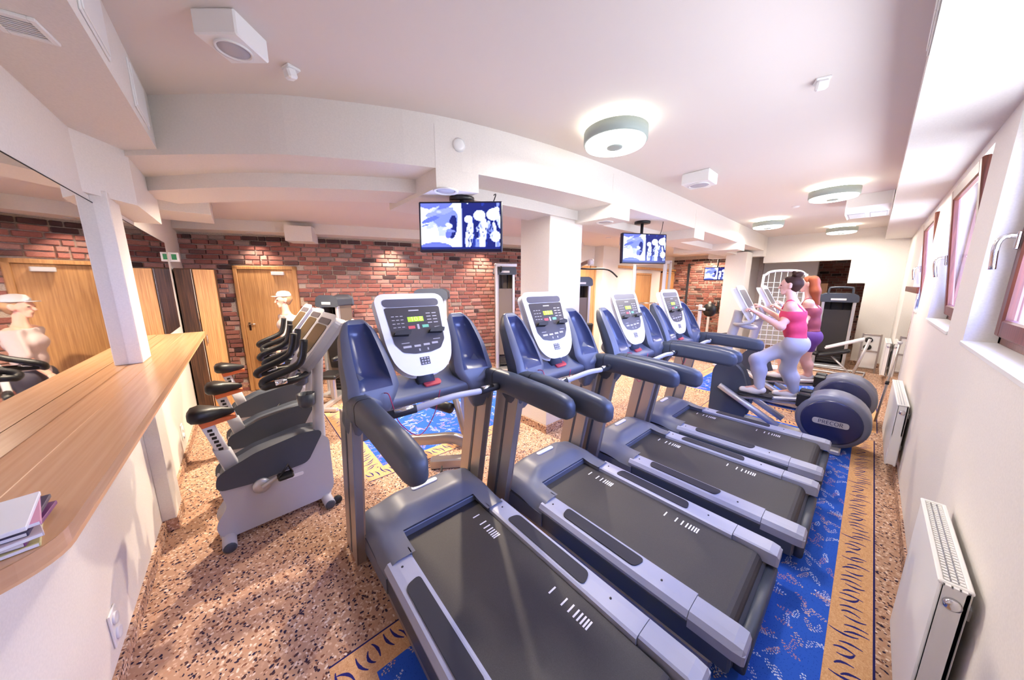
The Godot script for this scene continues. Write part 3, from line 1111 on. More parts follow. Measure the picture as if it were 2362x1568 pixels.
	for r in 3:
		for c in 3:
			e = pl.call(-0.015 + c * 0.015, -0.153 - r * 0.015, 0.009, 0.008, 0.0035)
			e[0] -= w * 0.002
			mb.box(e[0], e[1], 0, bs)
	tag(part("pad_keys", mb, M.print, con), "", "", "", "stuff")
	mb = MB.new()
	mb.tube([Vector3(-1.6, 1.14, 0), Vector3(-1.53, 1.03, 0)], 0.055, 12)
	part("console_stem", mb, M.body_dark, t)
	for s in [-1, 1]: part("console_brace", MB.new().tube([Vector3(-1.7, 1.28, s * 0.13), Vector3(-1.72, 1.27, s * 0.32)], 0.02, 8), M.grey, t)
	return t

func treadmills():
	var t = make_treadmill()
	t.position = Vector3(-0.2, 0.0015, -0.76) * U
	t.scale = Vector3(0.94, 1, 1)
	t.set_meta("label", "grey-blue treadmill nearest the camera, its lime display reading clearly")
	var s = copy(t, "grey-blue treadmill second from the camera, in front of the white pillar", Vector3(-0.13, 0.0015, -1.645))
	s.scale = Vector3(0.84, 1, 1)
	part("power_cord", MB.new().tube(sm([Vector3(-1.72, 0.008, 0.37), Vector3(-1.68, 0.008, 0.42), Vector3(-1.6, 0.008, 0.4), Vector3(-1.55, 0.008, 0.43), Vector3(-1.5, 0.008, 0.41)]), 0.006, 6), M.white, s)
	copy(t, "grey-blue treadmill third from the camera, under the second television", Vector3(-0.06, 0.0015, -2.545)).scale = Vector3(0.81, 1, 1)
	copy(t, "grey-blue treadmill furthest from the camera, beside the elliptical trainers", Vector3(-0.06, 0.0015, -3.44)).scale = Vector3(0.8, 1, 1)

# ---------------------------------------------------------------- exercise bikes
func make_bike() -> Node3D:
	# faces -z, rear foot at +z
	var t = thing("exercise_bike", "", "exercise bike", Vector3.ZERO, 0, "upright exercise bikes in a row")
	var mb := MB.new()
	var zy = [Vector3(0, 0, 1), Vector3(0, 1, 0)]
	mb.prism(rpoly([Vector2(0.25, 0.06), Vector2(0.27, 0.14), Vector2(0.2, 0.24), Vector2(0.235, 0.42), Vector2(0.05, 0.46), Vector2(-0.25, 0.54), Vector2(-0.335, 0.5), Vector2(-0.335, 0.12), Vector2(-0.3, 0.07)], 0.04, 4), Vector3.ZERO, zy[0], zy[1], Vector3(0.15, 0, 0), 0.022)
	part("body_shell", mb, M.grey, t)
	mb = MB.new()
	mb.prism(rpoly([Vector2(0.24, 0.385), Vector2(0.23, 0.455), Vector2(0.05, 0.53), Vector2(-0.2, 0.575), Vector2(-0.3, 0.565), Vector2(-0.2, 0.39), Vector2(0.1, 0.37)], 0.025, 4), Vector3.ZERO, zy[0], zy[1], Vector3(0.172, 0, 0), 0.02)
	part("top_cover", mb, M.body_dark, t)
	for s in [-1, 1]:
		mb = MB.new()
		mb.lathe([[0.036, 0.0], [0.048, 0.004], [0.048, 0.024], [0.022, 0.03]], Vector3(s * 0.078, 0.32, 0.05), Vector3(s, 0, 0), 18)
		var hub = part("crank_hub", mb, M.silver, t)
		mb = MB.new()
		mb.tube([Vector3(s * 0.115, 0.32, 0.05), Vector3(s * 0.12, 0.32 + s * 0.05, 0.05 - s * 0.12)], 0.014, 8)
		part("crank_arm", mb, M.silver, hub)
		mb = MB.new()
		mb.box(Vector3(s * 0.165, 0.32 + s * 0.05, 0.05 - s * 0.12), Vector3(0.08, 0.025, 0.085), 0.008)
		mb.tube([Vector3(s * 0.15, 0.32 + s * 0.05, 0.01 - s * 0.12), Vector3(s * 0.165, 0.39 + s * 0.05, 0.03 - s * 0.12), Vector3(s * 0.18, 0.32 + s * 0.05, 0.09 - s * 0.12)], 0.008, 6)
		part("pedal", mb, M.black, t)
		mb = MB.new()
		mb.prism(rpoly([Vector2(-0.05, -0.012), Vector2(0.05, -0.012), Vector2(0.05, 0.012), Vector2(-0.05, 0.012)], 0.011), Vector3(s * 0.076, 0.3, -0.13), Vector3(0, 0.0, 1), Vector3.UP, Vector3(0.004, 0, 0), 0)
		part("badge", mb, M.white, t)
	for z in [0.24, -0.3]:
		mb = MB.new()
		mb.tube([Vector3(-0.17, 0.035, z), Vector3(0.17, 0.035, z)], 0.035, 12)
		mb.bx(-0.05, 0.05, 0.03, 0.11, z - 0.04, z + 0.04, 0.01)
		var ft = part("foot_bar", mb, M.grey, t)
		for s in [-1, 1]: part("end_cap", MB.new().lathe([[0.03, 0], [0.033, 0.006], [0.02, 0.01]], Vector3(s * 0.168, 0.035, z), Vector3(s, 0, 0), 12), M.body_dark, ft)
	for s in [-1, 1]: part("wheel", MB.new().lathe([[0.028, -0.012], [0.03, 0], [0.028, 0.012]], Vector3(s * 0.14, 0.03, -0.355), Vector3(1, 0, 0), 12), M.rubber, t)
	# seat post and saddle
	mb = MB.new()
	mb.loft([rr(Vector3(0, 0.43, 0.165), Vector3(1, 0, 0), Vector3(0, 0.3, 0.95), 0.034, 0.045, 0.012), rr(Vector3(0, 0.6, 0.205), Vector3(1, 0, 0), Vector3(0, 0.3, 0.95), 0.034, 0.043, 0.012)])
	part("post_sleeve", mb, M.grey, t)
	mb = MB.new()
	mb.loft([rr(Vector3(0, 0.58, 0.2), Vector3(1, 0, 0), Vector3(0, 0.3, 0.95), 0.025, 0.034, 0.01), rr(Vector3(0, 0.775, 0.25), Vector3(1, 0, 0), Vector3(0, 0.3, 0.95), 0.025, 0.034, 0.01)])
	var post = part("seat_post", mb, M.white, t)
	mb = MB.new()
	for s in [-1, 1]:
		for k in 6: mb.box(Vector3(s * 0.0255, 0.61 + k * 0.026, 0.208 + k * 0.0066), Vector3(0.003, 0.016, 0.022), 0)
	tag(part("height_scale", mb, M.black, post), "", "", "", "stuff")
	mb = MB.new()
	mb.prism([Vector2(0.27, 0.765), Vector2(0.12, 0.79), Vector2(0.12, 0.803), Vector2(0.2, 0.8), Vector2(0.28, 0.79)], Vector3.ZERO, zy[0], zy[1], Vector3(0.06, 0, 0), 0.004)
	part("seat_lever", mb, M.orange, t)
	var rings := []
	for q in [[0.325, 0.045, 0.02, 0.842], [0.31, 0.08, 0.036, 0.845], [0.27, 0.09, 0.044, 0.845], [0.22, 0.065, 0.04, 0.838], [0.175, 0.034, 0.03, 0.834], [0.14, 0.024, 0.022, 0.83], [0.12, 0.012, 0.012, 0.828]]:
		rings.append(rr(Vector3(0, q[3], q[0]), Vector3(1, 0, 0), Vector3.UP, q[1], q[2], minf(q[1], q[2]) * 0.95, 4))
	mb = MB.new()
	mb.loft(rings)
	part("saddle", mb, M.black, t)
	# mast
	mb = MB.new()
	mb.tube(sm([Vector3(0, 0.2, -0.305), Vector3(0, 0.55, -0.315), Vector3(0, 0.85, -0.335), Vector3(0, 1.1, -0.36)]), [0.04, 0.04, 0.04, 0.04, 0.04, 0.04, 0.038, 0.038, 0.036, 0.036, 0.036, 0.034, 0.034, 0.034, 0.034, 0.034], 12)
	part("mast", mb, M.grey, t)
	mb = MB.new()
	mb.lathe([[0.03, 0.0], [0.05, 0.02], [0.056, 0.1], [0.05, 0.1], [0.042, 0.03]], Vector3(0.03, 0.75, -0.255), Vector3.UP, 14)
	part("cup_holder", mb, M.body_dark, t)
	# handlebars
	for s in [-1, 1]:
		mb = MB.new()
		mb.tube(sm([Vector3(s * 0.04, 1.0, -0.28), Vector3(s * 0.16, 1.0, -0.22), Vector3(s * 0.185, 0.99, -0.06), Vector3(s * 0.17, 0.985, -0.03), Vector3(s * 0.15, 1.02, -0.04), Vector3(s * 0.17, 1.08, -0.19), Vector3(s * 0.175, 1.13, -0.235), Vector3(s * 0.17, 1.25, -0.26)], 5), 0.0225, 9)
		var hb = part("handlebar", mb, M.black, t)
		mb = MB.new()
		mb.tube([Vector3(s * 0.185, 1.005, -0.14), Vector3(s * 0.186, 1.0, -0.08)], 0.0235, 9)
		part("pulse_grip", mb, M.chrome, hb)
	mb = MB.new()
	mb.tube(sm([Vector3(-0.1, 1.0, -0.24), Vector3(-0.07, 0.96, -0.2), Vector3(0.0, 0.955, -0.19), Vector3(0.07, 0.96, -0.2), Vector3(0.1, 1.0, -0.24)]), 0.016, 8)
	part("hand_loop", mb, M.grey, t)
	# console, facing the rider (+z)
	var v = Vector3(0, 0.8, -0.6).normalized()
	var w = Vector3(0, 0.6, 0.8).normalized()
	var o = Vector3(0, 1.19, -0.36)
	mb = MB.new()
	mb.prism(rpoly([Vector2(-0.15, 0.19), Vector2(0.15, 0.19), Vector2(0.14, -0.05), Vector2(0.09, -0.19), Vector2(-0.09, -0.19), Vector2(-0.14, -0.05)], 0.05, 4), o, Vector3.RIGHT * 1.1, v * 1.08, w * 0.075, 0.02)
	var con = part("console", mb, M.grey, t)
	mb = MB.new()
	mb.prism(rpoly([Vector2(-0.125, 0.12), Vector2(0.125, 0.12), Vector2(0.115, -0.05), Vector2(0.06, -0.13), Vector2(-0.06, -0.13), Vector2(-0.115, -0.05)], 0.03, 4), o + w * 0.0375, Vector3.RIGHT * 1.1, v * 1.08, w * 0.006, 0.001)
	part("panel", mb, mk(c8(86, 74, 56), 0.25), con)
	mb = MB.new()
	mb.prism(rpoly([Vector2(-0.125, 0.13), Vector2(0.125, 0.13), Vector2(0.12, 0.17), Vector2(-0.12, 0.17)], 0.015, 3), o + w * 0.0375, Vector3.RIGHT * 1.1, v * 1.08, w * 0.006, 0.001)
	part("panel_head", mb, M.panel_top, con)
	return t

func bikes():
	var t = make_bike()
	t.position = Vector3(-2.52, 0, -0.01) * U
	t.rotation.y = deg_to_rad(3)
	t.set_meta("label", "grey upright exercise bike nearest the camera, whole body and pedals in view")
	copy(t, "grey upright exercise bike in the middle of the three, partly hidden by the nearest", Vector3(-3.12, 0, -0.05), 3)
	copy(t, "grey upright exercise bike furthest back, closest to the wooden door", Vector3(-3.84, 0, -0.07), 3)

# ---------------------------------------------------------------- elliptical trainers
func make_elliptical() -> Node3D:
	# origin under the drum's centre; faces -x
	var t = thing("elliptical_trainer", "", "elliptical trainer", Vector3.ZERO, 0, "elliptical trainers beside the treadmills")
	var mb := MB.new()
	mb.lathe([[0.225, -0.17], [0.255, -0.155], [0.265, -0.11], [0.265, 0.11], [0.255, 0.155], [0.225, 0.17]], Vector3(0, 0.285, 0), Vector3(0, 0, 1), 36)
	var drum = part("flywheel_drum", mb, mk(c8(104, 108, 128), 0.38), t)
	for s in [-1, 1]:
		mb = MB.new()
		mb.lathe([[0.21, 0.16], [0.215, 0.176], [0.2, 0.186], [0.02, 0.19]], Vector3(0, 0.285, 0), Vector3(0, 0, s), 36)
		var disc = part("side_disc", mb, M.navy, drum)
		mb = MB.new()
		mb.prism(rpoly([Vector2(-0.125, -0.028), Vector2(0.125, -0.028), Vector2(0.125, 0.028), Vector2(-0.125, 0.028)], 0.026, 5), Vector3(0, 0.285, s * 0.19), Vector3(s, 0, 0), Vector3.UP, Vector3(0, 0, 0.01 * s), 0.001)
		part("badge", mb, M.grey, drum)
		text("badge_lettering", "PRECOR", 0.036, M.navy, drum, Transform3D(Basis(Vector3(s, 0, 0), Vector3.UP, Vector3(0, 0, s)), Vector3(0, 0.285, s * 0.1962)))
		mb = MB.new()
		mb.bx(-0.27, -0.17, 0.36, 0.5, s * 0.04, s * 0.14, 0.01)
		part("link_slot", mb, M.black, drum)
	# base
	mb = MB.new()
	mb.bx(-1.0, 0.05, 0.02, 0.07, -0.06, 0.06, 0.01)
	mb.bx(0.02, 0.1, 0.0, 0.05, -0.26, 0.26, 0.012)
	mb.bx(-1.0, -0.92, 0.0, 0.05, -0.26, 0.26, 0.012)
	part("base_frame", mb, M.silver, t)
	# front body
	mb = MB.new()
	mb.prism(rpoly([Vector2(-1.02, 0.05), Vector2(-0.72, 0.05), Vector2(-0.68, 0.3), Vector2(-0.78, 0.6), Vector2(-0.92, 0.72), Vector2(-1.02, 0.6)], 0.06, 4), Vector3.ZERO, Vector3.RIGHT, Vector3.UP, Vector3(0, 0, 0.2), 0.03)
	part("front_shroud", mb, M.body_dark, t)
	mb = MB.new()
	mb.tube(sm([Vector3(-0.95, 0.5, 0), Vector3(-0.95, 0.85, 0), Vector3(-0.9, 1.15, 0), Vector3(-0.88, 1.3, 0)]), 0.05, 12)
	part("mast", mb, M.grey, t)
	for s in [-1, 1]:
		mb = MB.new()
		mb.tube([Vector3(-0.95, 0.42, s * 0.15), Vector3(-0.38, 0.1, s * 0.15)], 0.034, 10)
		part("ramp_rail", mb, M.silver, t)
		var py = 0.36 if s > 0 else 0.33
		var px = -0.6 if s > 0 else -0.36
		mb = MB.new()
		mb.tube(sm([Vector3(-0.22, 0.44, s * 0.1), Vector3(px + 0.12, py + 0.02, s * 0.1), Vector3(px - 0.2, py - 0.05, s * 0.12)]), 0.022, 8)
		mb.tube([Vector3(px - 0.2, py - 0.05, s * 0.12), Vector3(-0.8, 0.33, s * 0.14)], 0.022, 8)
		part("pedal_link", mb, M.silver, t)
		mb = MB.new()
		mb.prism(rpoly([Vector2(px - 0.16, -0.06), Vector2(px + 0.14, -0.06), Vector2(px + 0.14, 0.06), Vector2(px - 0.16, 0.06)], 0.04), Vector3(0, py + 0.03, s * 0.12), Vector3.RIGHT, Vector3.BACK, Vector3(0, 0.03, 0), 0.008)
		part("pedal", mb, M.rubber, t)
		mb = MB.new()
		mb.tube(sm([Vector3(-0.9, 1.15, s * 0.05), Vector3(-0.82, 1.16, s * 0.17), Vector3(-0.72, 1.2, s * 0.19), Vector3(-0.7, 1.28, s * 0.18), Vector3(-0.74, 1.36, s * 0.17)]), 0.017, 8)
		part("handlebar", mb, M.grey, t)
	mb = MB.new()
	mb.tube(sm([Vector3(-0.88, 1.15, 0.1), Vector3(-0.74, 1.12, 0.08), Vector3(-0.71, 1.115, 0.0), Vector3(-0.74, 1.12, -0.08), Vector3(-0.88, 1.15, -0.1)]), 0.02, 8)
	part("hand_loop", mb, M.grey, t)
	var v = Vector3(-0.48, 0.88, 0).normalized()
	var w = Vector3(0.88, 0.48, 0).normalized()
	var o = Vector3(-0.83, 1.38, 0)
	var u = Vector3(0, 0, -1)
	mb = MB.new()
	mb.prism(rpoly([Vector2(-0.15, 0.2), Vector2(0.15, 0.2), Vector2(0.14, -0.05), Vector2(0.09, -0.19), Vector2(-0.09, -0.19), Vector2(-0.14, -0.05)], 0.05, 4), o, u, v, w * 0.06, 0.016)
	var con = part("console", mb, M.white, t)
	mb = MB.new()
	mb.prism(rpoly([Vector2(-0.12, 0.16), Vector2(0.12, 0.16), Vector2(0.115, -0.05), Vector2(0.06, -0.12), Vector2(-0.06, -0.12), Vector2(-0.115, -0.05)], 0.03, 4), o + w * 0.03, u, v, w * 0.006, 0.001)
	part("panel", mb, M.panel, con)
	return t

func ellipticals():
	var t = make_elliptical()
	t.position = Vector3(-0.1, 0.0015, -4.33) * U
	t.set_meta("label", "elliptical trainer with the navy side disc, ridden by the person in grey sweatpants")
	copy(t, "elliptical trainer behind, ridden by the red-haired person", Vector3(-0.06, 0.0015, -5.3))

# ---------------------------------------------------------------- floor coverings
func strip(mb: SurfaceTool, a: Vector3, b: Vector3, side: Vector3, wd: float, y: float):
	# border strip with its outer edge from a to b, wd wide towards side; u runs along
	var L = (b - a).length() * U / 1.0
	var up = Vector3(0, y, 0)
	var p = [[a, 0.0, 1.0], [b + side * wd, L, 0.0], [b, L, 1.0], [a, 0.0, 1.0], [a + side * wd, 0.0, 0.0], [b + side * wd, L, 0.0]]
	for q in p:
		mb.set_normal(Vector3.UP)
		mb.set_uv(Vector2(q[1], q[2]))
		mb.add_vertex((q[0] + up) * U)

func rug(label: String, x0: float, x1: float, z0: float, z1: float, bw: float):
	# x0..x1, z0..z1 is the outer rim of the border
	var t = thing("rug", label, "rug", Vector3.ZERO, 0, "blue rugs set into the carpet")
	part("field", MB.new().bx(x0 + bw, x1 - bw, -0.006, 0.0012, z0 + bw, z1 - bw, 0), M.rug, t)
	var mb := SurfaceTool.new()
	mb.begin(Mesh.PRIMITIVE_TRIANGLES)
	strip(mb, Vector3(x0, 0, z0), Vector3(x0, 0, z1), Vector3(1, 0, 0), bw, 0.001)
	strip(mb, Vector3(x1, 0, z1), Vector3(x1, 0, z0), Vector3(-1, 0, 0), bw, 0.001)
	strip(mb, Vector3(x1 - bw, 0, z0), Vector3(x0 + bw, 0, z0), Vector3(0, 0, 1), bw, 0.001)
	strip(mb, Vector3(x0 + bw, 0, z1), Vector3(x1 - bw, 0, z1), Vector3(0, 0, -1), bw, 0.001)
	part("border", mb.commit(), M.border, t)

func rugs():
	rug("large blue rug with gold border under the row of treadmills", -1.3, 0.22, -4.78, -0.1, 0.15)
	rug("blue rug with gold border under the rear elliptical trainer", -1.9, 0.24, -7.3, -5.06, 0.15)
	rug("blue rug behind the treadmill consoles, below the brick wall", -4.5, -2.5, -3.55, -0.62, 0.17)

# ---------------------------------------------------------------- counter, mirror and what stands there
func counter():
	var t = thing("wooden_counter", "long honey-coloured wooden counter along the mirror wall", "counter")
	for k in 2:
		var z0 = [0.31, 0.452][k]
		var z1 = [0.449, 0.549][k]
		var mb := MB.new()
		if k == 0:
			var edge := [Vector2(-4.35, z1), Vector2(-4.35, z0)]
			for q in 11:
				var an = PI / 2 * q / 10.0
				edge.append(Vector2(-0.985 + sin(an) * 0.12, z0 + 0.12 - cos(an) * 0.12))
			edge.append(Vector2(-0.865, z1))
			mb.prism(edge, Vector3(0, 1.113, 0), Vector3.RIGHT, Vector3.BACK, Vector3(0, 0.042, 0), 0.004)
		else:
			mb.bx(-4.35, -0.866, 1.092, 1.134, z0, z1, 0.003)
		part("plank", mb, M.bar, t)
	for x in [-1.06, -1.54, -2.1, -3.1, -3.9]:
		var mb := MB.new()
		mb.prism([Vector2(0.548, 0.8), Vector2(0.548, 0.83), Vector2(0.41, 1.09), Vector2(0.39, 1.09)], Vector3(x, 0, 0), Vector3(0, 0, 1), Vector3.UP, Vector3(0.014, 0, 0), 0)
		part("bracket", mb, M.black, t)
	# boxed column in front of the mirror
	struct("trim_31", MB.new().bx(-3.05, -2.82, 1.134, 2.1, 0.485, 0.552, 0.004), M.wall)
	struct("trim_32", MB.new().bx(-3.05, -2.82, 0.0, 1.092, 0.485, 0.552, 0.004), M.wall)
	struct("baseboard_column", MB.new().bx(-3.055, -2.815, 0.0, 0.085, 0.478, 0.55, 0.003), M.carpet)
	# mirrors either side of it
	var m = thing("wall_mirror_panel", "large wall mirror above the counter, left of the white boxed column", "mirror")
	part("glass", MB.new().bx(-2.82, -0.4, 1.136, 2.03, 0.54, 0.552, 0.002), M.mirror, m)
	part("edge", MB.new().bx(-2.82, -0.4, 2.03, 2.034, 0.54, 0.552, 0), M.black, m)
	m = thing("wall_mirror_panel", "wall mirror above the counter, right of the white boxed column", "mirror")
	part("glass", MB.new().bx(-5.0, -3.05, 1.136, 2.03, 0.54, 0.552, 0.002), M.mirror, m)
	part("edge", MB.new().bx(-5.0, -3.05, 2.03, 2.034, 0.54, 0.552, 0), M.black, m)
	# sockets
	for p in [[-1.86, 0.22, "white wall socket below the counter, close to the camera"], [-4.0, 0.26, "white wall socket below the far end of the counter"]]:
		var s = thing("wall_socket", p[2], "socket", Vector3(p[0], p[1], 0.55), 0, "wall sockets")
		part("plate", MB.new().bx(-0.04, 0.04, -0.075, 0.075, -0.008, 0.0, 0.003), M.white_paint, s)
		for y in [-0.035, 0.035]:
			part("outlet", MB.new().lathe([[0.026, 0], [0.024, 0.01], [0.018, 0.006]], Vector3(0, y, -0.006), Vector3(0, 0, -1), 14), M.white, s)
	# magazines
	var cols = [M.shirt, mk(c8(120, 60, 110), 0.4), mk(c8(200, 190, 130), 0.4), mk(c8(60, 56, 80), 0.4), mk(c8(214, 150, 170), 0.4), M.white_paint]
	var names = ["yellow-edged magazine at the bottom of the pile on the counter", "plum magazine second from the bottom of the pile", "pale magazine third from the bottom of the pile", "dark magazine in the middle of the pile", "pink magazine second from the top of the pile", "white magazine with a blank cover on top of the pile"]
	for i in 6:
		var order = [2, 1, 0, 3, 4, 5][i]
		var mb := MB.new()
		var bs = Basis(Vector3.UP, deg_to_rad([14, 2, 20, 6, 16, 10][i]))
		mb.box(Vector3(0, 0.004, 0), Vector3(0.15, 0.008, 0.11), 0.001, bs)
		var g = thing("magazine", names[i], "magazine", Vector3(-0.985 + [0.0, -0.012, 0.006, -0.01, -0.012, 0.008][i], 1.1345 + i * 0.0085, 0.395), 0, "magazines piled on the counter")
		part("cover", mb, cols[order], g)
		mb = MB.new()
		mb.box(Vector3(0, 0.004, 0), Vector3(0.151, 0.0055, 0.106), 0, bs)
		part("pages", mb, M.white_paint, g)

func wardrobe():
	var t = thing("wooden_wardrobe", "tall wooden wardrobe with a dark side at the far end of the counter", "wardrobe", Vector3(-5.42, 0, 0.365))
	part("carcass", MB.new().bx(-0.22, 0.2, 0.0, 1.78, -0.165, 0.17, 0.004), M.dwood, t)
	var d = part("door", MB.new().bx(0.2, 0.222, 0.02, 1.77, -0.163, 0.02, 0.003), M.wood, t)
	part("handle", MB.new().tube([Vector3(0.225, 0.9, -0.01), Vector3(0.245, 0.9, -0.01), Vector3(0.245, 1.0, -0.01), Vector3(0.225, 1.0, -0.01)], 0.006, 6), M.chrome, d)
	d = part("door", MB.new().bx(0.2, 0.222, 0.02, 1.77, 0.025, 0.168, 0.003), M.dwood, t)
	part("edge_strip", MB.new().bx(0.222, 0.226, 0.02, 1.77, 0.028, 0.034, 0), M.chrome, d)
	var s = thing("exit_sign", "small green and white exit sign on the wall above the wardrobe", "sign", Vector3(-5.2, 1.9, 0.5))
	part("board", MB.new().bx(0.0, 0.012, -0.04, 0.04, -0.02, 0.035, 0.002), M.white_paint, s)
	part("pictogram", MB.new().bx(0.012, 0.014, -0.03, 0.03, -0.012, 0.027, 0), mk(c8(40, 130, 80), 0.5), s)
	part("wall_plate", MB.new().bx(-0.1, 0.0, -0.05, 0.05, -0.03, 0.052, 0.002), M.white_paint, s)

# ---------------------------------------------------------------- ceiling fittings
func lamp(label: String, at: Vector3, e: float):
	var t = thing("ceiling_lamp", label, "ceiling lamp", at, 0, "round ceiling lamps")
	part("mount", MB.new().lathe([[0.12, 0.0], [0.12, 0.03]], Vector3(0, -0.03, 0), Vector3.UP, 24), M.white, t)
	part("upper_glow", MB.new().lathe([[0.165, -0.045], [0.165, -0.03]], Vector3(0, 0, 0), Vector3.UP, 32), M.lamphalo, t)
	part("band", MB.new().lathe([[0.19, -0.045], [0.205, -0.047], [0.205, -0.115], [0.2, -0.118], [0.19, -0.118]], Vector3.ZERO, Vector3.UP, 40), M.lampband, t)
	var g = part("diffuser", MB.new().lathe([[0.195, -0.116], [0.19, -0.135], [0.165, -0.142], [0.055, -0.143]], Vector3.ZERO, Vector3.UP, 40), M.lampglow, t)
	part("centre_cap", MB.new().lathe([[0.052, -0.14], [0.05, -0.148], [0.03, -0.15]], Vector3.ZERO, Vector3.UP, 24), M.lampband, g)
	var l := AreaLight3D.new()
	l.name = "lamp_light"
	l.light_color = c8(255, 247, 236)
	l.light_energy = e
	l.area_size = Vector2(0.33, 0.33) * U
	l.area_range = 20.0
	l.shadow_enabled = true
	t.add_child(l)
	l.position = Vector3(0, -0.156, 0) * U
	l.rotation.x = -PI / 2

func spot(label: String, at: Vector3, e: float, wide := 52.0):
	var t = thing("recessed_spot", label, "spotlight", at, 0, "recessed spotlights")
	part("ring", MB.new().lathe([[0.035, 0.0], [0.045, -0.002], [0.043, -0.008], [0.034, -0.006]], Vector3.ZERO, Vector3.UP, 18), M.white, t)
	part("lens", MB.new().lathe([[0.033, -0.001], [0.03, -0.004]], Vector3.ZERO, Vector3.UP, 16), M.spotglow, t)
	var l := SpotLight3D.new()
	l.name = "spot_light"
	l.light_color = c8(255, 234, 206)
	l.light_energy = e
	l.light_size = 0.04
	l.spot_range = 12.0
	l.spot_attenuation = 2.0
	l.spot_angle = wide
	l.spot_angle_attenuation = 0.8
	l.shadow_enabled = true
	t.add_child(l)
	l.position = Vector3(0, -0.02, 0) * U
	l.basis = Basis.looking_at(Vector3.DOWN, Vector3(0.1, 0, 1))

func television(label: String, at: Vector3, turn: float, tilt: float, drop: float, wd := 0.6):
	var t = thing("television", label, "television", at, turn, "televisions hung from the ceiling beams")
	var k = wd / 0.6
	var body := Node3D.new()
	body.name = "panel"
	t.add_child(body)
	body.rotation.x = deg_to_rad(tilt)
	part("casing", MB.new().bx(-0.3 * k, 0.3 * k, -0.175 * k, 0.175 * k, -0.05, 0.0, 0.006), M.tvframe, body)
	var qm := QuadMesh.new()
	qm.size = Vector2(0.572, 0.318) * U * k
	var o = part("screen", qm, M.screen, body)
	o.position = Vector3(0, 0.003, 0.0015) * U
	var mb := MB.new()
	mb.bx(-0.07, 0.07, -0.06, 0.06, -0.07, -0.05, 0.004)
	mb.tube([Vector3(0, 0, -0.07), Vector3(0, 0.1, -0.08), Vector3(0, drop, -0.08)], 0.018, 10)
	mb.lathe([[0.09, drop - 0.025], [0.09, drop]], Vector3(0, 0, -0.08), Vector3.UP, 16)
	part("mount", mb, M.black, t)
	mb = MB.new()
	mb.tube(sm([Vector3(0.2 * k, 0.1, -0.055), Vector3(0.25 * k, 0.22, -0.05), Vector3(0.24 * k, drop, -0.02)]), 0.004, 5)
	part("cable", mb, M.black, t)
	var l := AreaLight3D.new()
	l.name = "screen_light"
	l.area_size = Vector2(0.56, 0.31) * U * k
	l.light_color = c8(176, 190, 255)
	l.light_energy = 0.25
	l.area_range = 12.0
	l.shadow_enabled = true
	body.add_child(l)
	l.position = Vector3(0, 0, 0.012) * U
	l.rotation.y = PI

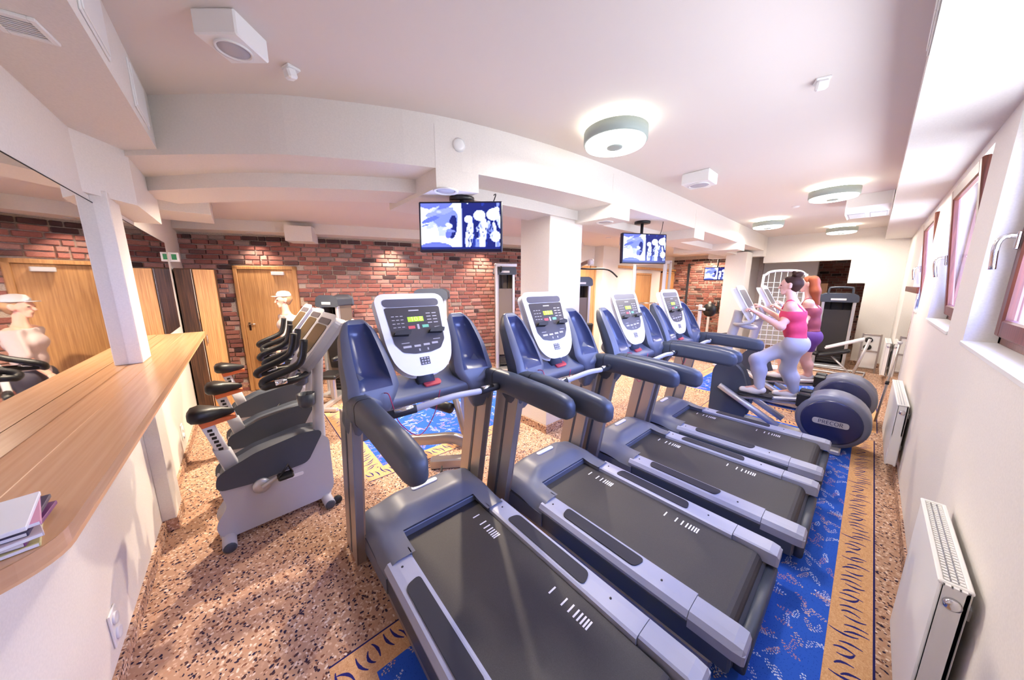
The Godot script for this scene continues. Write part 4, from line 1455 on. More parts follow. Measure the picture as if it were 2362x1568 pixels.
func fittings():
	var ce = 2.65
	lamp("round glowing ceiling lamp nearest the camera", Vector3(-1.27, ce, -2.02), LAMP)
	lamp("round ceiling lamp in front of the air conditioner, second nearest", Vector3(-0.42, ce, -5.0), LAMP)
	lamp("round ceiling lamp near the far end of the long beam", Vector3(-1.28, ce, -6.7), LAMP)
	lamp("smallest round ceiling lamp, by the far wall", Vector3(-0.52, ce, -8.4), LAMP)
	var F1 = shifted(W_LINE, -0.2)
	var i := 0
	for s in [0.95, 2.75, 4.3]:
		var w = walk(F1, s)
		spot(["recessed spotlight above the wooden door in the brick wall", "recessed spotlight above the brick wall, left of the television", "recessed spotlight above the brick wall, behind the pillar"][i], Vector3(w[0].x, 2.3, w[0].y), SPOT * (0.45 if i == 0 else 0.75))
		i += 1
	spot("added fill spotlight in the low ceiling above the exercise bikes", Vector3(-3.9, 2.44, -0.5), SPOT * 4.2, 80.0)  # this and the next low-ceiling spots: unseen fill added to brighten the back zone
	spot("added fill spotlight in the low ceiling behind the treadmills", Vector3(-3.4, 2.44, -2.3), SPOT * 4.2, 80.0)
	spot("added fill spotlight in the low ceiling over the far weights", Vector3(-3.3, 2.44, -5.2), SPOT * 4.2, 80.0)
	spot("added fill spotlight in front of the far brick wall", Vector3(-3.2, 2.44, -10.1), SPOT * 2.0, 80.0)  # further added fill for the far part of the back zone
	spot("added fill spotlight in the low ceiling beside the stand-in doors", Vector3(-3.2, 2.44, -7.8), SPOT * 2.0, 80.0)
	television("large television showing a face in profile, nearest the camera", Vector3(-2.0, 2.005, -1.25), 47, -4, 0.215)
	television("television further along the beam, above the third treadmill", Vector3(-1.86, 2.02, -3.72), 62, -3, 0.32)
	television("small television on the far brick wall", Vector3(-2.88, 1.88, -10.0), 20, 6, 0.56, 0.62)
	# speaker boxes and sensors
	for q in [["speaker_box", "white square loudspeaker box on the ceiling, top left", Vector3(-1.88, ce, -0.1), 0.17, 0.09, 49.0], ["speaker_box", "small white loudspeaker box on the ceiling beyond the first lamp", Vector3(-1.25, ce, -3.5), 0.24, 0.1, 0.0]]:
		var t = thing(q[0], q[1], "loudspeaker", q[2], q[5], "ceiling loudspeakers")
		var s = q[3] / 2
		part("box", MB.new().bx(-s, s, -q[4], 0, -s, s, 0.006), M.white_paint, t)
		part("rim", MB.new().lathe([[s * 0.74, -q[4] + 0.002], [s * 0.76, -q[4] - 0.008], [s * 0.66, -q[4] - 0.006], [s * 0.64, -q[4]]], Vector3.ZERO, Vector3.UP, 28), M.white_paint, t)
		part("grille", MB.new().lathe([[s * 0.64, -q[4] + 0.001], [s * 0.62, -q[4] - 0.003], [s * 0.3, -q[4] - 0.004]], Vector3.ZERO, Vector3.UP, 24), M.grey, t)
	for q in [["small white motion sensor on the ceiling beside the loudspeaker box", Vector3(-2.03, ce, -0.32)], ["small white motion sensor on the ceiling by the window side", Vector3(-0.32, ce, -2.42)]]:
		var t = thing("motion_sensor", q[0], "sensor", q[1], 20, "ceiling motion sensors")
		part("base", MB.new().bx(-0.03, 0.03, -0.012, 0, -0.03, 0.03, 0.003), M.white_paint, t)
		part("cover", MB.new().box(Vector3(0, -0.03, 0.006), Vector3(0.05, 0.045, 0.045), 0.008, Basis(Vector3.RIGHT, 0.3)), M.white_paint, t)
	for q in [["smoke detector on the ceiling beyond the small loudspeaker", Vector3(-1.33, ce, -3.95)], ["smoke detector on the ceiling between the two middle lamps", Vector3(-0.85, ce, -5.9)], ["round white detector on the face of the long beam above the first television", Vector3(-1.918, 2.5, -1.2)]]:
		var t = thing("smoke_detector", q[0], "smoke detector", q[1], 0, "smoke detectors")
		var ax = Vector3.DOWN if q[1].y > 2.6 else Vector3(0.93, 0, 0.36)
		part("body", MB.new().lathe([[0.04, 0.0], [0.04, 0.008], [0.032, 0.016], [0.012, 0.018]], Vector3.ZERO, ax, 20), M.white_paint, t)
		part("base_ring", MB.new().lathe([[0.044, 0.0], [0.044, 0.005]], Vector3.ZERO, ax, 20), M.white, t)
	# ceiling air conditioner
	var t = thing("air_conditioner", "white ceiling air conditioner with two grilles beside the window box", "air conditioner", Vector3(-0.17, ce, -6.0))
	part("housing", MB.new().prism([Vector2(-0.3, 0.0), Vector2(0.3, 0.0), Vector2(0.3, -0.14), Vector2(0.22, -0.2), Vector2(-0.24, -0.2), Vector2(-0.3, -0.12)], Vector3.ZERO, Vector3(0, 0, 1), Vector3.UP, Vector3(0.37, 0, 0), 0.012), M.white_paint, t)
	for s in [-1, 1]:
		var g = part("grille", MB.new().bx(s * 0.09 - 0.07, s * 0.09 + 0.07, -0.204, -0.198, -0.18, 0.17, 0.001), M.grey, t)
		for k in 9: part("louvre", MB.new().bx(s * 0.09 - 0.065, s * 0.09 + 0.065, -0.21, -0.202, -0.165 + k * 0.038, -0.153 + k * 0.038, 0), M.white_paint, g)
	# air vents and hatches on the duct
	t = thing("air_vent", "white square air vent with slats under the duct, top left corner", "air vent", Vector3(-1.79, 2.37, 0.408), -8)
	var mb := MB.new()
	mb.bx(-0.06, 0.06, -0.01, 0, -0.056, -0.04, 0.002)
	mb.bx(-0.06, 0.06, -0.01, 0, 0.04, 0.056, 0.002)
	mb.bx(-0.06, -0.044, -0.01, 0, -0.041, 0.041, 0.002)
	mb.bx(0.044, 0.06, -0.01, 0, -0.041, 0.041, 0.002)
	part("frame", mb, M.white_paint, t)
	part("backing", MB.new().bx(-0.045, 0.045, -0.002, -0.0005, -0.041, 0.041, 0), M.black, t)
	for k in 8:
		part("slat", MB.new().box(Vector3(-0.039 + k * 0.0112, -0.005, 0), Vector3(0.0024, 0.007, 0.082), 0, Basis(Vector3.BACK, 0.3)), M.white_paint, t)
	for q in [["white square hatch on the side of the duct, nearer the camera", -1.82], ["white square hatch on the side of the duct, next to the beam", -2.5]]:
		t = thing("duct_hatch", q[0], "hatch", Vector3(q[1], 2.51, 0.265), 0, "duct hatches")
		part("frame", MB.new().bx(-0.15, 0.15, -0.1, 0.1, -0.006, 0, 0.002), M.white_paint, t)
		part("lid", MB.new().bx(-0.135, 0.135, -0.088, 0.088, -0.01, -0.005, 0.002), M.white_paint, t)
	t = thing("duct_hatch", "white hatch on the box above the windows", "hatch", Vector3(0.02, 2.53, -1.9), 0, "duct hatches")
	part("frame", MB.new().bx(-0.006, 0, -0.09, 0.09, -0.15, 0.15, 0.002), M.white_paint, t)
	part("lid", MB.new().bx(-0.01, -0.005, -0.078, 0.078, -0.135, 0.135, 0.002), M.white_paint, t)
	for q in [["flat ring light in the cross beam above the first television", Vector3(-1.98, 2.22, -1.13)], ["flat ring light in the second cross beam", Vector3(-1.88, 2.22, -2.88)]]:
		t = thing("ring_downlight", q[0], "downlight", q[1], 0, "unlit ring downlights")
		part("ring", MB.new().lathe([[0.085, 0.0], [0.083, -0.008], [0.065, -0.006], [0.064, 0.0]], Vector3.ZERO, Vector3.UP, 28), M.white_paint, t)
		part("lens", MB.new().lathe([[0.06, 0.0], [0.055, -0.004]], Vector3.ZERO, Vector3.UP, 24), M.grey, t)

# ---------------------------------------------------------------- window side
func radiator(label: String, z0: float, z1: float, y0: float, y1: float):
	var t = thing("radiator", label, "radiator", Vector3(0.33, 0, (z0 + z1) / 2), 0, "white panel radiators")
	var h = absf(z1 - z0) / 2
	part("front_panel", MB.new().bx(-0.08, -0.066, y0, y1 - 0.006, -h, h, 0.006), M.white_paint, t)
	part("rear_panel", MB.new().bx(-0.035, -0.02, y0, y1 - 0.006, -h, h, 0.004), M.white_paint, t)
	for s in [-1, 1]: part("end_panel", MB.new().bx(-0.076, -0.022, y0 + 0.01, y1 - 0.004, s * h, s * (h - 0.008), 0.002), M.white_paint, t)
	var mb := MB.new()
	mb.bx(-0.083, -0.071, y1 - 0.012, y1, -h, h, 0.003)
	mb.bx(-0.03, -0.018, y1 - 0.012, y1, -h, h, 0.003)
	for s in [-1, 1]: mb.bx(-0.076, -0.025, y1 - 0.012, y1, s * h, s * (h - 0.014), 0.003)
	var top = part("top_frame", mb, M.white_paint, t)
	mb = MB.new()
	var n = int(2 * h / 0.016)
	for i in n:
		for r in 3:
			mb.bx(-0.07 + r * 0.0145, -0.06 + r * 0.0145, y1 - 0.008, y1 - 0.003, -h + 0.016 + i * 0.016, -h + 0.026 + i * 0.016, 0)
	tag(part("grille_bars", mb, M.white_paint, top), "", "", "", "stuff")
	part("grille_bed", MB.new().bx(-0.072, -0.03, y1 - 0.012, y1 - 0.01, -h, h, 0), M.grey, top)
	mb = MB.new()
	mb.lathe([[0.018, 0.0], [0.018, 0.012], [0.012, 0.016], [0.004, 0.016]], Vector3(-0.05, y1 - 0.06, h), Vector3(0, 0, 1), 16)
	part("valve_plug", mb, M.chrome, t)
	for y in [y0 + 0.12, y1 - 0.12]:
		for s in [-1, 1]: part("wall_bracket", MB.new().bx(-0.024, 0.0, y - 0.02, y + 0.02, s * h * 0.7 - 0.015, s * h * 0.7 + 0.015, 0.002), M.white_paint, t)

func window_side():
	radiator("large white panel radiator in the right foreground", -2.06, -1.5, 0.09, 0.72)
	radiator("white panel radiator midway along the window wall", -4.85, -3.85, 0.14, 0.66)
	radiator("smallest white panel radiator near the far corner", -8.4, -7.7, 0.14, 0.68)
	var t = thing("framed_mirror", "mirror with a brown wooden top rail on the window wall", "mirror", Vector3(0.33, 0, -6.5))
	part("glass", MB.new().bx(-0.012, 0.0, 0.1, 1.5, -0.95, 0.95, 0.002), M.mirror, t)
	part("top_rail", MB.new().bx(-0.02, 0.0, 1.5, 1.57, -0.95, 0.95, 0.003), M.frame, t)
	t = thing("exercise_pole", "thin metal pole leaning against the mirror on the window wall", "pole", Vector3(0.27, 0, -5.5))
	part("shaft", MB.new().tube([Vector3(-0.05, 0.0, 0), Vector3(0.01, 0.95, -0.06)], 0.01, 8), M.alu, t)
	part("knob", MB.new().ball(Vector3(0.01, 0.95, -0.06), Vector3(0.02, 0.02, 0.02), 10), M.silver, t)
	part("collar", MB.new().lathe([[0.016, -0.02], [0.016, 0.02]], Vector3(-0.02, 0.48, -0.03), Vector3(0.06, 0.95, -0.06), 10), M.black, t)

# ---------------------------------------------------------------- weight machines
func tower(t: Node3D, w: float, d: float, h: float, brown := true):
	# stack tower, open to +z, centred on the thing's origin
	var mb := MB.new()
	mb.bx(-w / 2, w / 2, 0, 0.05, -d / 2, d / 2 + 0.12, 0.01)
	part("base_frame", mb, M.silver, t)
	for s in [-1, 1]:
		part("upright", MB.new().bx(s * w / 2, s * (w / 2 - 0.045), 0.04, h - 0.1, d / 2 - 0.05, d / 2, 0.008), M.silver, t)
		part("side_shroud", MB.new().bx(s * (w / 2 - 0.005), s * (w / 2 - 0.02), 0.06, h - 0.1, -d / 2, d / 2 - 0.05, 0.004), M.shroud if brown else M.plate, t)
	part("rear_shroud", MB.new().bx(-w / 2 + 0.02, w / 2 - 0.02, 0.06, h - 0.1, -d / 2, -d / 2 + 0.015, 0.004), M.shroud if brown else M.plate, t)
	part("head_cap", MB.new().prism(rpoly([Vector2(-w / 2 - 0.015, 0), Vector2(w / 2 + 0.015, 0), Vector2(w / 2 + 0.005, 0.1), Vector2(w / 2 - 0.05, 0.135), Vector2(-w / 2 + 0.05, 0.135), Vector2(-w / 2 - 0.005, 0.1)], 0.02), Vector3(0, h - 0.12, 0), Vector3.RIGHT, Vector3.UP, Vector3(0, 0, d + 0.04), 0.015), M.body_dark, t)
	part("name_plate", MB.new().bx(-w * 0.25, w * 0.2, h - 0.1, h - 0.065, d / 2 + 0.018, d / 2 + 0.024, 0.002), M.white, t)
	for i in 12:
		part("weight_plate", MB.new().bx(-w / 2 + 0.06, w / 2 - 0.06, 0.09 + i * 0.045, 0.13 + i * 0.045, -d * 0.3, d * 0.3, 0.004), M.plate, t)
	for s in [-1, 1]: part("guide_rod", MB.new().tube([Vector3(s * w * 0.18, 0.05, 0), Vector3(s * w * 0.18, h - 0.1, 0)], 0.01, 8), M.chrome, t)
	part("front_screen", MB.new().bx(-w / 2 + 0.05, w / 2 - 0.05, 0.3, h * 0.8, d / 2 - 0.03, d / 2 - 0.025, 0), M.shroud if brown else M.plate, t)

func seat_and_arms(t: Node3D, o: Vector3, dir: Vector3, lever := true):
	# a padded seat with back and press arms; o is the seat's floor point, dir points to the back pad
	var s = Vector3.UP.cross(dir).normalized()
	var bs = Basis(s, Vector3.UP, dir)
	var mb := MB.new()
	mb.box(o + Vector3(0, 0.03, 0), Vector3(0.06, 0.06, 0.7), 0.01, bs)
	mb.box(o + Vector3(0, 0.2, 0), Vector3(0.06, 0.36, 0.06), 0.01, bs)
	mb.box(o - dir * 0.32 + Vector3(0, 0.03, 0), Vector3(0.4, 0.05, 0.06), 0.01, bs)
	part("seat_frame", mb, M.silver, t)
	part("seat", MB.new().box(o + Vector3(0, 0.4, 0) - dir * 0.02, Vector3(0.26, 0.06, 0.3), 0.02, bs), M.black, t)
	part("backrest", MB.new().box(o + Vector3(0, 0.68, 0) + dir * 0.19, Vector3(0.24, 0.5, 0.06), 0.02, bs.rotated(s, -0.15)), M.black, t)
	if lever:
		for k in [-1, 1]:
			mb = MB.new()
			mb.tube(sm([o + s * k * 0.2 + Vector3(0, 1.1, 0) + dir * 0.3, o + s * k * 0.3 + Vector3(0, 0.95, 0), o + s * k * 0.28 + Vector3(0, 0.72, 0) - dir * 0.15, o + s * k * 0.22 + Vector3(0, 0.68, 0) - dir * 0.3]), 0.022, 8)
			var arm = part("press_arm", mb, M.white, t)
			mb = MB.new()
			mb.tube([o + s * k * 0.25 + Vector3(0, 0.7, 0) - dir * 0.22, o + s * k * 0.21 + Vector3(0, 0.68, 0) - dir * 0.34], 0.028, 8)
			part("hand_grip", mb, M.black, arm)

func machines():
	var t = thing("weight_machine", "weight stack machine with brown shroud beside the wooden door", "weight machine", Vector3(-5.05, 0.0015, -1.02), 40, "weight machines")
	tower(t, 0.3, 0.3, 1.42)
	seat_and_arms(t, Vector3(0.18, 0, 0.42), Vector3(-0.2, 0, -1).normalized())
	t = thing("weight_machine", "weight stack machine with grey cap right behind the nearest treadmill console", "weight machine", Vector3(-4.6, 0.0015, -2.32), 55, "weight machines")
	tower(t, 0.46, 0.36, 1.5)
	seat_and_arms(t, Vector3(0, 0, 0.6), Vector3(0, 0, -1))
	t = thing("weight_machine", "tall narrow weight machine just left of the white pillar", "weight machine", Vector3(-4.5, 0.0015, -3.72), 60, "weight machines")
	tower(t, 0.34, 0.32, 1.9)
	var mb := MB.new()
	mb.bx(-0.2, -0.15, 0.0, 1.95, 0.16, 0.22, 0.01)
	mb.bx(-0.2, 0.2, 1.9, 1.96, 0.14, 0.22, 0.01)
	part("front_mast", mb, M.silver, t)
	mb = MB.new()
	mb.lathe([[0.05, -0.012], [0.055, 0.0], [0.05, 0.012]], Vector3(-0.1, 1.86, 0.24), Vector3(1, 0, 0), 16)
	part("pulley", mb, M.black, t)
	# pulldown machine
	t = thing("pulldown_machine", "lat pulldown machine with a long bent bar, right of the white pillar", "weight machine", Vector3(-3.6, 0.0015, -4.75), 60, "weight machines")
	tower(t, 0.36, 0.34, 1.7)
	mb = MB.new()
	mb.tube(sm([Vector3(0, 1.2, -0.1), Vector3(0, 1.75, -0.08), Vector3(0, 1.93, 0.1), Vector3(0, 1.98, 0.5)]), 0.035, 10)
	part("boom", mb, M.alu, t)
	mb = MB.new()
	mb.tube(sm([Vector3(-0.5, 1.72, 0.5), Vector3(-0.32, 1.84, 0.5), Vector3(0, 1.85, 0.5), Vector3(0.32, 1.84, 0.5), Vector3(0.5, 1.72, 0.5)]), 0.014, 8)
	part("pull_bar", mb, M.black, t)
	part("pulley_head", MB.new().box(Vector3(0, 1.96, 0.5), Vector3(0.09, 0.1, 0.1), 0.02), M.white, t)
	part("cable", MB.new().tube([Vector3(0, 1.93, 0.5), Vector3(0, 1.85, 0.5)], 0.005, 6), M.black, t)
	seat_and_arms(t, Vector3(0, 0, 0.6), Vector3(0, 0, -1), false)
	# cable crossover
	t = thing("cable_station", "cable station with tall silver posts, below the second television", "weight machine", Vector3(-3.1, 0, -6.5), 20, "weight machines")
	for x in [-0.3, 0.28]:
		part("post", MB.new().bx(x - 0.035, x + 0.035, 0, 2.05, -0.04, 0.04, 0.01), M.silver, t)
	part("post", MB.new().bx(0.35, 0.4, 0, 2.05, -0.04, 0.04, 0.01), M.alu, t)
	part("top_beam", MB.new().bx(-0.34, 0.4, 2.0, 2.07, -0.04, 0.04, 0.01), M.silver, t)
	part("foot_plate", MB.new().bx(-0.4, 0.45, 0.0, 0.04, -0.25, 0.25, 0.01), M.silver, t)
	mb = MB.new()
	mb.tube([Vector3(-0.32, 1.2, 0.08), Vector3(0.42, 1.22, 0.08)], 0.016, 8)
	part("handle_bar", mb, M.chrome, t)
	for x in [-0.3, 0.28]:
		part("carriage", MB.new().bx(x - 0.05, x + 0.05, 1.1, 1.25, -0.05, 0.07, 0.01), M.black, t)
	# thin cable column further on
	t = thing("cable_column", "thin dark cable column in front of the far brick wall", "weight machine", Vector3(-3.4, 0, -9.4), 20, "weight machines")
	part("column", MB.new().bx(-0.03, 0.03, 0, 2.15, -0.03, 0.03, 0.008), M.plate, t)
	part("hook_arm", MB.new().tube(sm([Vector3(0, 2.1, 0), Vector3(0.06, 2.14, 0), Vector3(0.12, 2.12, 0)]), 0.014, 6), M.plate, t)
	part("foot_plate", MB.new().bx(-0.2, 0.2, 0, 0.03, -0.2, 0.2, 0.008), M.silver, t)
	# benches with barbells
	for q in [["bench_press", "black padded bench press with a silver barbell, far back", Vector3(-2.25, 0.0015, -7.3), 70.0], ["bench_press", "black padded bench press in front of the far brick corner", Vector3(-3.0, 0, -8.9), 20.0]]:
		t = thing(q[0], q[1], "bench", q[2], q[3], "barbell benches")
		part("pad", MB.new().box(Vector3(0, 0.52, 0.1), Vector3(0.26, 0.08, 0.8), 0.02, Basis(Vector3.RIGHT, -0.25)), M.black, t)
		mb = MB.new()
		mb.bx(-0.03, 0.03, 0.02, 0.08, -0.4, 0.5, 0.01)
		mb.bx(-0.03, 0.03, 0.05, 0.5, -0.2, -0.14, 0.01)
		mb.bx(-0.03, 0.03, 0.05, 0.45, 0.3, 0.36, 0.01)
		mb.bx(-0.25, 0.25, 0.0, 0.05, 0.46, 0.52, 0.01)
		part("bench_frame", mb, M.silver, t)
		for s in [-1, 1]:
			mb = MB.new()
			mb.bx(s * 0.36 - 0.03, s * 0.36 + 0.03, 0, 1.15, -0.42, -0.36, 0.01)
			mb.box(Vector3(s * 0.36, 1.05, -0.33), Vector3(0.06, 0.06, 0.1), 0.01)
			part("rack_post", mb, M.white, t)
		mb = MB.new()
		mb.tube([Vector3(-0.75, 1.03, -0.3), Vector3(0.75, 1.03, -0.3)], 0.014, 8)
		part("barbell", mb, M.chrome, t)
		for s in [-1, 1]:
			part("barbell_plate", MB.new().lathe([[0.15, 0], [0.15, 0.04], [0.04, 0.05]], Vector3(s * 0.52, 1.03, -0.3), Vector3(s, 0, 0), 22), M.black, t)
	# low leg machine behind the first treadmill
	t = thing("leg_machine", "low grey leg machine with black rollers behind the nearest treadmill", "weight machine", Vector3(-2.7, 0.0015, -1.75), 0, "weight machines")
	mb = MB.new()
	var path = sm([Vector3(0.08, 0.18, 0.72), Vector3(0.22, 0.2, 0.58), Vector3(0.36, 0.22, 0.44), Vector3(0.42, 0.16, 0.34), Vector3(0.45, 0.06, 0.28)], 4)
	var rings := []
	for i in path.size():
		var d = (path[mini(i + 1, path.size() - 1)] - path[maxi(i - 1, 0)]).normalized()
		var sd = d.cross(Vector3.UP).normalized()
		rings.append(rr(path[i], sd, sd.cross(d), 0.03, 0.045, 0.01, 2))
	mb.loft(rings)
	part("bent_arm", mb, M.alu, t)
	part("floor_beam", MB.new().box(Vector3(0.44, 0.045, 0.5), Vector3(0.09, 0.09, 0.36), 0.012, Basis(Vector3.UP, -0.6)), M.alu, t)
	part("end_cap", MB.new().box(Vector3(0.54, 0.045, 0.652), Vector3(0.092, 0.092, 0.012), 0.004, Basis(Vector3.UP, -0.6)), M.black, t)
	part("post", MB.new().tube([Vector3(0.3, 0.1, 0.25), Vector3(0.1, 0.7, 0.3)], 0.03, 8), M.alu, t)
	part("roller", MB.new().tube([Vector3(-0.06, 0.42, 0.42), Vector3(0.18, 0.42, 0.34)], 0.05, 12), M.black, t)
	part("roller", MB.new().tube([Vector3(-0.02, 0.66, 0.38), Vector3(0.2, 0.66, 0.28)], 0.05, 12), M.black, t)
	part("seat", MB.new().box(Vector3(-0.1, 0.5, 0.0), Vector3(0.3, 0.07, 0.3), 0.02), M.black, t)
	part("seat_stem", MB.new().bx(-0.14, -0.06, 0.0, 0.47, -0.04, 0.04, 0.01), M.alu, t)
	# far right corner
	t = thing("weight_machine", "tall weight machine with dark stack at the far end, under the opening", "weight machine", Vector3(-0.42, 0, -8.72), 8, "weight machines")
	tower(t, 0.46, 0.36, 1.4, false)
	mb = MB.new()
	mb.tube(sm([Vector3(-0.15, 1.3, 0.1), Vector3(-0.15, 1.5, 0.1), Vector3(-0.1, 1.54, 0.1), Vector3(0.12, 1.54, 0.1), Vector3(0.17, 1.5, 0.1), Vector3(0.17, 1.3, 0.1)]), 0.016, 8)
	part("top_handle", mb, M.body_dark, t)
	t = thing("leg_press", "leg press with inclined silver rails and black pads at the far end", "weight machine", Vector3(-0.34, 0, -8.1), 0, "weight machines")
	mb = MB.new()
	mb.tube([Vector3(-0.34, 0.02, 0.12), Vector3(0.42, 0.02, 0.12), Vector3(0.44, 0.02, -0.25), Vector3(-0.34, 0.02, -0.25), Vector3(-0.34, 0.02, 0.12)], 0.02, 8)
	mb.tube([Vector3(0.3, 0.04, 0.12), Vector3(0.42, 0.68, 0.1)], 0.02, 8)
	mb.tube([Vector3(-0.3, 0.04, -0.1), Vector3(-0.28, 0.34, -0.05)], 0.02, 8)
	mb.tube([Vector3(0.0, 0.3, 0.0), Vector3(0.26, 0.04, 0.1)], 0.016, 8)
	part("frame", mb, M.silver, t)
	for z in [-0.12, 0.06]:
		part("rail", MB.new().tube([Vector3(-0.1, 0.44, z), Vector3(0.36, 0.66, z)], 0.022, 8), M.white, t)
	part("back_pad", MB.new().box(Vector3(0.02, 0.36, 0), Vector3(0.42, 0.06, 0.22), 0.02, Basis(Vector3.BACK, 0.35)), M.black, t)
	part("seat_pad", MB.new().box(Vector3(-0.28, 0.33, 0), Vector3(0.2, 0.06, 0.22), 0.02, Basis(Vector3.BACK, -0.2)), M.black, t)
	t = thing("plate_rack", "white board rack with two round black plates in the far corner", "rack", Vector3(0.1, 0, -8.55), 0)
	mb = MB.new()
	for s in [-1, 1]: mb.bx(s * 0.11 - 0.012, s * 0.11 + 0.012, 0, 0.72, -0.012, 0.012, 0.003)
	for y in [0.7, 0.4, 0.08]: mb.bx(-0.11, 0.11, y - 0.012, y + 0.012, -0.012, 0.012, 0.003)
	part("frame", mb, M.alu, t)
	part("board", MB.new().bx(-0.1, 0.1, 0.09, 0.69, -0.02, -0.012, 0.002), M.white_paint, t)
	for y in [0.6, 0.47]: part("weight_disc", MB.new().lathe([[0.05, 0], [0.05, 0.02], [0.015, 0.026]], Vector3(-0.03, y, -0.01), Vector3(0, 0, 1), 18), M.black, t)
	# tall white grid board
	t = thing("grid_board", "tall white rounded wire-grid board behind the people on the trainers", "board", Vector3(-1.15, 0, -7.6), 20)
	mb = MB.new()
	mb.tube(sm([Vector3(-0.26, 0.02, 0), Vector3(-0.26, 1.6, 0), Vector3(-0.22, 1.78, 0), Vector3(-0.1, 1.84, 0), Vector3(0.2, 1.84, 0), Vector3(0.32, 1.78, 0), Vector3(0.36, 1.6, 0), Vector3(0.36, 0.02, 0)]), 0.022, 8)
	part("rim", mb, M.white, t)
	for i in 6: part("wire_upright", MB.new().tube([Vector3(-0.18 + i * 0.09, 0.05, 0), Vector3(-0.18 + i * 0.09, 1.83, 0)], 0.006, 5), M.white, t)
	for i in 18: part("wire_bar", MB.new().tube([Vector3(-0.26, 0.1 + i * 0.09, 0), Vector3(0.36, 0.1 + i * 0.09, 0)], 0.005, 5), M.white, t)
	part("foot", MB.new().bx(-0.3, 0.4, 0, 0.04, -0.15, 0.15, 0.008), M.white, t)
	# small grey cabinet in the room beyond
	t = thing("drawer_cabinet", "small grey drawer cabinet beside the far weight machine", "cabinet", Vector3(-0.98, 0, -9.6))
	part("carcass", MB.new().bx(-0.12, 0.12, 0, 0.78, -0.15, 0.13, 0.004), M.grey, t)
	for i in 4: part("drawer", MB.new().bx(-0.11, 0.11, 0.05 + i * 0.18, 0.21 + i * 0.18, 0.13, 0.142, 0.003), M.shroud, t)

# ---------------------------------------------------------------- people
class Field:
	# joined tapered capsules; rounder where k is larger
	var b := []
	var k := 0.02
	var grow := 0.0
	var ylo := -9.0
	var yhi := 9.0
	var cut := []
	func add(a: Vector3, c: Vector3, r0: float, r1: float):
		b.append([a, c - a, maxf((c - a).length_squared(), 1e-9), r0, r1])
	func at(p: Vector3) -> float:
		var d := 9.0
		for e in b:
			var pa: Vector3 = p - e[0]
			var h := clampf(pa.dot(e[1]) / e[2], 0.0, 1.0)
			var q: float = (pa - e[1] * h).length() - lerpf(e[3], e[4], h)
			var m := maxf(k - absf(d - q), 0.0) / k
			d = minf(d, q) - m * m * k * 0.25
		d -= grow
		d = maxf(d, maxf(ylo - p.y, p.y - yhi))
		for c in cut: d = maxf(d, (p - c[0]).dot(c[1]))
		return d
	func bounds() -> AABB:
		var bb := AABB(b[0][0], Vector3.ZERO)
		for e in b:
			var r = maxf(e[3], e[4]) + grow + 0.02
			bb = bb.merge(AABB(e[0] - Vector3.ONE * r, Vector3.ONE * r * 2))
			bb = bb.merge(AABB(e[0] + e[1] - Vector3.ONE * r, Vector3.ONE * r * 2))
		return bb

func net(mb: MB, f: Field, cell: float):
	var bb = f.bounds()
	var lo = bb.position
	var n = Vector3i((bb.size / cell).ceil()) + Vector3i(2, 2, 2)
	var nx = n.x
	var nxy = n.x * n.y
	var val := PackedFloat32Array()
	val.resize(nxy * n.z)
	val.fill(9.0)
	var B = 4
	for bz in range(0, n.z, B):
		for by in range(0, n.y, B):
			for bx in range(0, n.x, B):
				var c = lo + (Vector3(bx, by, bz) + Vector3.ONE * (B / 2.0)) * cell
				if absf(f.at(c)) > cell * B * 1.05 + f.k: continue
				for z in range(bz, mini(bz + B, n.z)):
					for y in range(by, mini(by + B, n.y)):
						for x in range(bx, mini(bx + B, n.x)):
							val[x + y * nx + z * nxy] = f.at(lo + Vector3(x, y, z) * cell)
	var vert := {}
	var offs := [0, 1, nx, nx + 1, nxy, nxy + 1, nxy + nx, nxy + nx + 1]
	for z in n.z - 1:
		for y in n.y - 1:
			for x in n.x - 1:
				var i = x + y * nx + z * nxy
				if val[i] > 8.0: continue
				var neg := 0
				var bad := false
				for o in offs:
					var v = val[i + o]
					if v > 8.0: bad = true
					if v < 0.0: neg += 1
				if bad or neg == 0 or neg == 8: continue
				var s := Vector3.ZERO
				var cnt := 0
				for e in [[0, 1], [2, 3], [4, 5], [6, 7], [0, 2], [1, 3], [4, 6], [5, 7], [0, 4], [1, 5], [2, 6], [3, 7]]:
					var a = val[i + offs[e[0]]]
					var b = val[i + offs[e[1]]]
					if (a < 0.0) != (b < 0.0):
						var t = a / (a - b)
						var pa = Vector3(e[0] & 1, (e[0] >> 1) & 1, e[0] >> 2)
						var pb = Vector3(e[1] & 1, (e[1] >> 1) & 1, e[1] >> 2)
						s += pa.lerp(pb, t)
						cnt += 1
				vert[i] = lo + (Vector3(x, y, z) + s / cnt) * cell
	var tr := []
	for i in vert:
		for ax in 3:
			var d = [1, nx, nxy][ax]
			var p = [nx, nxy, 1][ax]
			var q = [nxy, 1, nx][ax]
			var a = val[i]
			var b = val[i + d]
			if (a < 0.0) == (b < 0.0): continue
			if not (vert.has(i - p) and vert.has(i - q) and vert.has(i - p - q)): continue
			if a < 0.0: MB.q(tr, vert[i], vert[i - p], vert[i - p - q], vert[i - q])
			else: MB.q(tr, vert[i], vert[i - q], vert[i - p - q], vert[i - p])
	mb.emit(tr, true)

